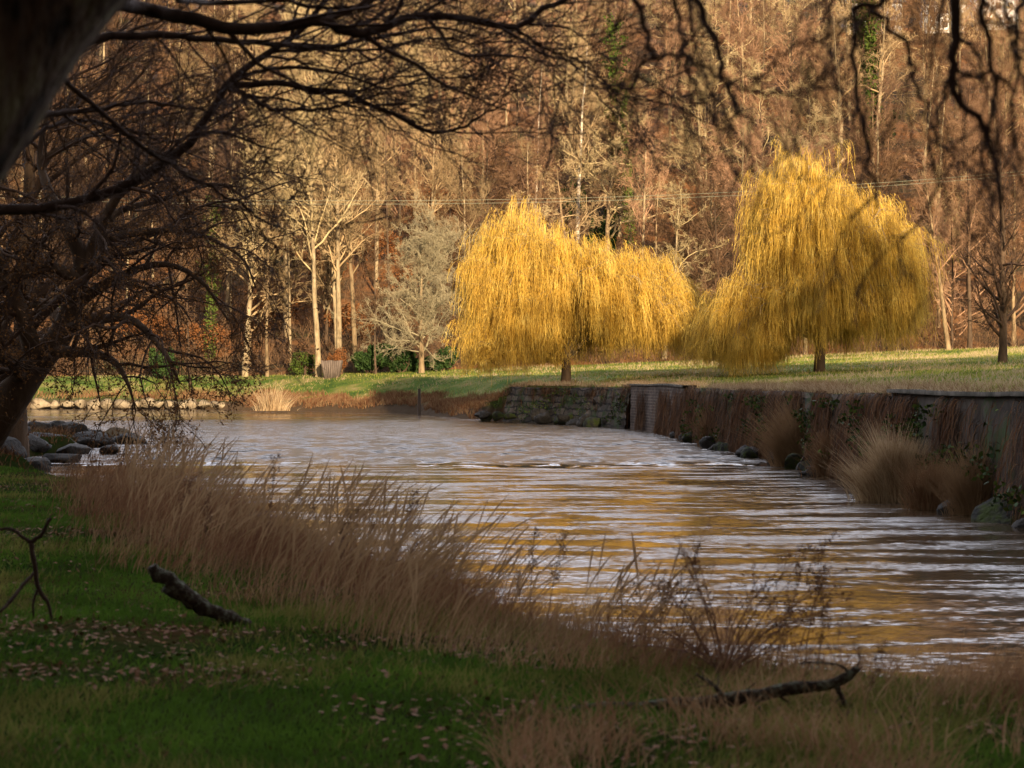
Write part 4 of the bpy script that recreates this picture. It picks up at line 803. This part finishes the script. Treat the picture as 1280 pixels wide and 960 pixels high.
FB = wood('fallen_branch', 'long mossy fallen branch lying across the grass near the water', 'branch', g,
 SG := [[W(670,893,Yg+.2,.022),W(760,886,Yg+.15,.030),W(850,880,Yg+.1,.028),W(920,872,Yg,.034),W(960,865,Yg,.034),W(1010,858,Yg,.030),W(1045,855,Yg,.026),W(1062,842,Yg,.026),(W(1075,836,Yg,.014))],
  [W(1045,855,Yg,.016),W(1052,870,Yg,.012),W(1058,885,Yg,.012),W(1064,902,Yg,.008)],
  [W(930,872,Yg,.018),W(950,888,Yg,.014),W(972,905,Yg,.012),W(980,918,Yg,.008)],
  [W(1062,842,Yg,.010),W(1050,832,Yg,.006),W(1020,828,Yg+.05,.005),W(1000,830,Yg+.1,.004)],
  [W(905,872,Yg,.016),W(890,855,Yg,.010),W(870,843,Yg,.006)]], 'lichen', 9, .2, 5); side_twigs(FB, SG, g, 'limbbark', 6, .2, 6)

# ------------------------------------------------------------------ dead weeds and a twiggy shrub
def weed_proto(seed, H):
    r = R_(seed); n = 10; t = np.linspace(0,1,n); st = np.stack([.12*H*t**1.5+np.cumsum(r.normal(size=n))*.004, np.cumsum(r.normal(size=n))*.004, t*H-.02], 1); R0 = np.linspace(.0045,.0018,n)
    P1, R1 = grow(st[None], R0[None], 9, 6, .26*H, 32, (.02,0,.12), .08, r, .45, 1, rmin=.0014, Labs=True, shorten=.5)
    ends = np.concatenate([P1[:, 3:].reshape(-1,3), st[-3:]]); C = np.repeat(ends, 9, 0)+r.normal(size=(len(ends)*9,3))*.015
    return mesh('stem', *tubes(st[None], R0[None], 4), 'stem'), mesh('seed_heads', *join([tubes(P1, R1, 3), leaves(C, .014, r, asp=.9)]), 'seed')
WP = [weed_proto(700+k, h) for k, h in enumerate((.75,.9,.65,.8,1.0))]
r = R_(1212); spots = []
for (px, py, n, sx) in ((480,735,9,42),(600,752,8,45),(840,815,12,38),(900,822,8,30),(1090,862,16,45),(1210,872,16,50),(1160,905,10,70),(1000,850,8,40),(290,700,6,45),(700,790,6,40),(420,730,4,40)):
    for k in range(n): spots.append((px+r.normal()*sx, py+r.normal()*6))
WL = {'m':'dead brown weed stalk with dark seed heads in the middle of the bank edge','r':'dead brown weed stalk with dark seed heads at the bank corner on the right','l':'dead brown weed stalk with dark seed heads in the tall grass on the left'}
for j, (px, py) in enumerate(spots):
    px = min(px, 1270); g = on_ground(px, py); q = 'l' if px < 660 else 'm' if px < 1010 else 'r'
    if sdist(g[0], g[1], BANK, BKP) < .05: g[0] -= .3; g[1] -= .3; g[2] = float(nz(g[0], g[1]))
    o = root('dead_weed', WL[q], 'weed', g, r.uniform(-.5,.5), 'dead weed stalks, '+{'l':'left','m':'middle','r':'right'}[q]+' cluster'); s = r.uniform(.5,.95)*(.8 if px > 1010 else 1); o.scale = (s,s,s); o.rotation_euler[1] = r.normal()*.12
    a, b = WP[j % 5]; obj('stem', a, o); obj('seed_heads', b, o)
g = on_ground(905, 846); r = R_(66); o = root('twiggy_shrub', 'leafless round twiggy shrub at the water edge above the fallen branch', 'shrub', g)
n = 22; a = r.uniform(0,6.28,n); e = r.uniform(.15,1.0,n); st = np.zeros((n,10,3)); d = np.stack([np.cos(a)*np.sin(e)+.15, np.sin(a)*np.sin(e)*.6, np.cos(e)], 1)
for s in range(1,10): d = unit(d+r.normal(size=(n,3))*.09+[.03,0,-.055]); st[:, s] = st[:, s-1]+d*(.095*r.uniform(.85,1.05,n))[:, None]
SR = np.tile(np.linspace(.0055,.002,10), (n,1)); obj('stems', mesh('stems', *tubes(st, SR, 4), 'stem'), o)
P1, R1 = grow(st, SR, 9, 6, .3, 40, (0,0,-.02), .14, r, .25, 1, rmin=.0016, shorten=.3); P2, R2 = grow(P1, R1, 4, 4, .5, 40, (0,0,0), .15, r, .2, 1, rmin=.0013)
obj('crown', mesh('crown', *join([tubes(P1, R1, 3), tubes(P2, R2, 3)]), 'stem'), o)
C = np.concatenate([P1[:, -1], P2[:, -1]]); V, Q = leaves(C[::2], .022, r); obj('leaves', mesh('leaves', V, Q, 'leaf'), o)

# ------------------------------------------------------------------ light, sky, camera
def CB():
    N = nt.nodes; K = nt.links; tc = N.new('ShaderNodeTexCoord'); sx = N.new('ShaderNodeSeparateXYZ'); K.new(tc.outputs['Generated'], sx.inputs[0])
    def mr(v, a, b, lo=0, hi=1):
        x = N.new('ShaderNodeMapRange'); x.interpolation_type = 'SMOOTHSTEP'; x.inputs['From Min'].default_value = a; x.inputs['From Max'].default_value = b; x.inputs['To Min'].default_value = lo; x.inputs['To Max'].default_value = hi; K.new(v, x.inputs['Value']); return x.outputs[0]
    def mm(a, b):
        x = N.new('ShaderNodeMath'); x.operation = 'MULTIPLY'; K.new(a, x.inputs[0]); K.new(b, x.inputs[1]); return x.outputs[0]
    no = N.new('ShaderNodeTexNoise'); no.inputs['Scale'].default_value = 3.2; no.inputs['Detail'].default_value = 5; mp = N.new('ShaderNodeMapping'); mp.inputs['Scale'].default_value = (1,1,2.2); K.new(tc.outputs['Generated'], mp.inputs[0]); K.new(mp.outputs[0], no.inputs['Vector'])
    msk = mm(mm(mr(sx.outputs[1], .1, .6), mr(sx.outputs[2], .08, .22)), mm(mr(sx.outputs[2], 1.3, .75), mr(no.outputs[0], .30, .48)))
    mx = N.new('ShaderNodeMix'); mx.data_type = 'RGBA'; K.new(msk, mx.inputs['Factor']); K.new(mu.outputs['Result'], mx.inputs['A']); mx.inputs['B'].default_value = ADDED_CLOUD; K.new(mx.outputs['Result'], bg.inputs[0])
ADDED_CLOUD = (33,34,39,1)  # bright cloud bank added ahead, out of view, so the water reflects silver

w = bpy.data.worlds.new('World'); S.world = w; w.use_nodes = True; nt = w.node_tree; bg = nt.nodes['Background']; sk = nt.nodes.new('ShaderNodeTexSky'); sk.sky_type = 'NISHITA'; sk.sun_disc = False
sk.sun_elevation = SUN_EL; sk.sun_rotation = math.atan2(hv[0], hv[1]); sk.air_density = 1.0; sk.dust_density = 1.5; sk.ozone_density = 1.0
hs = nt.nodes.new('ShaderNodeHueSaturation'); hs.inputs['Saturation'].default_value = .35; hs.inputs['Value'].default_value = 1.25; nt.links.new(sk.outputs[0], hs.inputs['Color']); mu = nt.nodes.new('ShaderNodeMix'); mu.data_type = 'RGBA'; mu.blend_type = 'MULTIPLY'; mu.inputs['Factor'].default_value = 1; mu.inputs['B'].default_value = (1,.93,.90,1); nt.links.new(hs.outputs[0], mu.inputs['A']); CB(); bg.inputs[1].default_value = .05
L = bpy.data.lights.new('sun', 'SUN'); L.energy = 5.0; L.angle = math.radians(.5); L.color = (1,.77,.49); lo = bpy.data.objects.new('sun', L); COL.objects.link(lo)
sd = Vector((hv[0]*math.cos(SUN_EL), hv[1]*math.cos(SUN_EL), math.sin(SUN_EL))); lo.rotation_euler = sd.to_track_quat('Z', 'Y').to_euler(); lo.location = sd*200
cd = bpy.data.cameras.new('camera'); cam = bpy.data.objects.new('camera', cd); COL.objects.link(cam); S.camera = cam
cd.lens = 70; cd.sensor_width = 36; cd.clip_start = .1; cd.clip_end = 2000; cam.location = (0,0,CAMZ); cam.rotation_euler = (math.radians(90)-math.atan(8/F), 0, 0)
cd.dof.use_dof = True; cd.dof.focus_distance = 130; cd.dof.aperture_fstop = 4.5
S.view_settings.view_transform = 'Standard'; S.view_settings.look = 'None'; S.view_settings.exposure = 1.05; S.view_settings.gamma = 1; S.view_settings.use_curve_mapping = False
S.render.engine = 'CYCLES'; S.cycles.max_bounces = 6; S.cycles.diffuse_bounces = 2; S.cycles.glossy_bounces = 3; S.cycles.transmission_bounces = 3; S.cycles.transparent_max_bounces = 4
S.cycles.use_denoising = True; S.cycles.use_adaptive_sampling = False; S.cycles.sample_clamp_indirect = 4
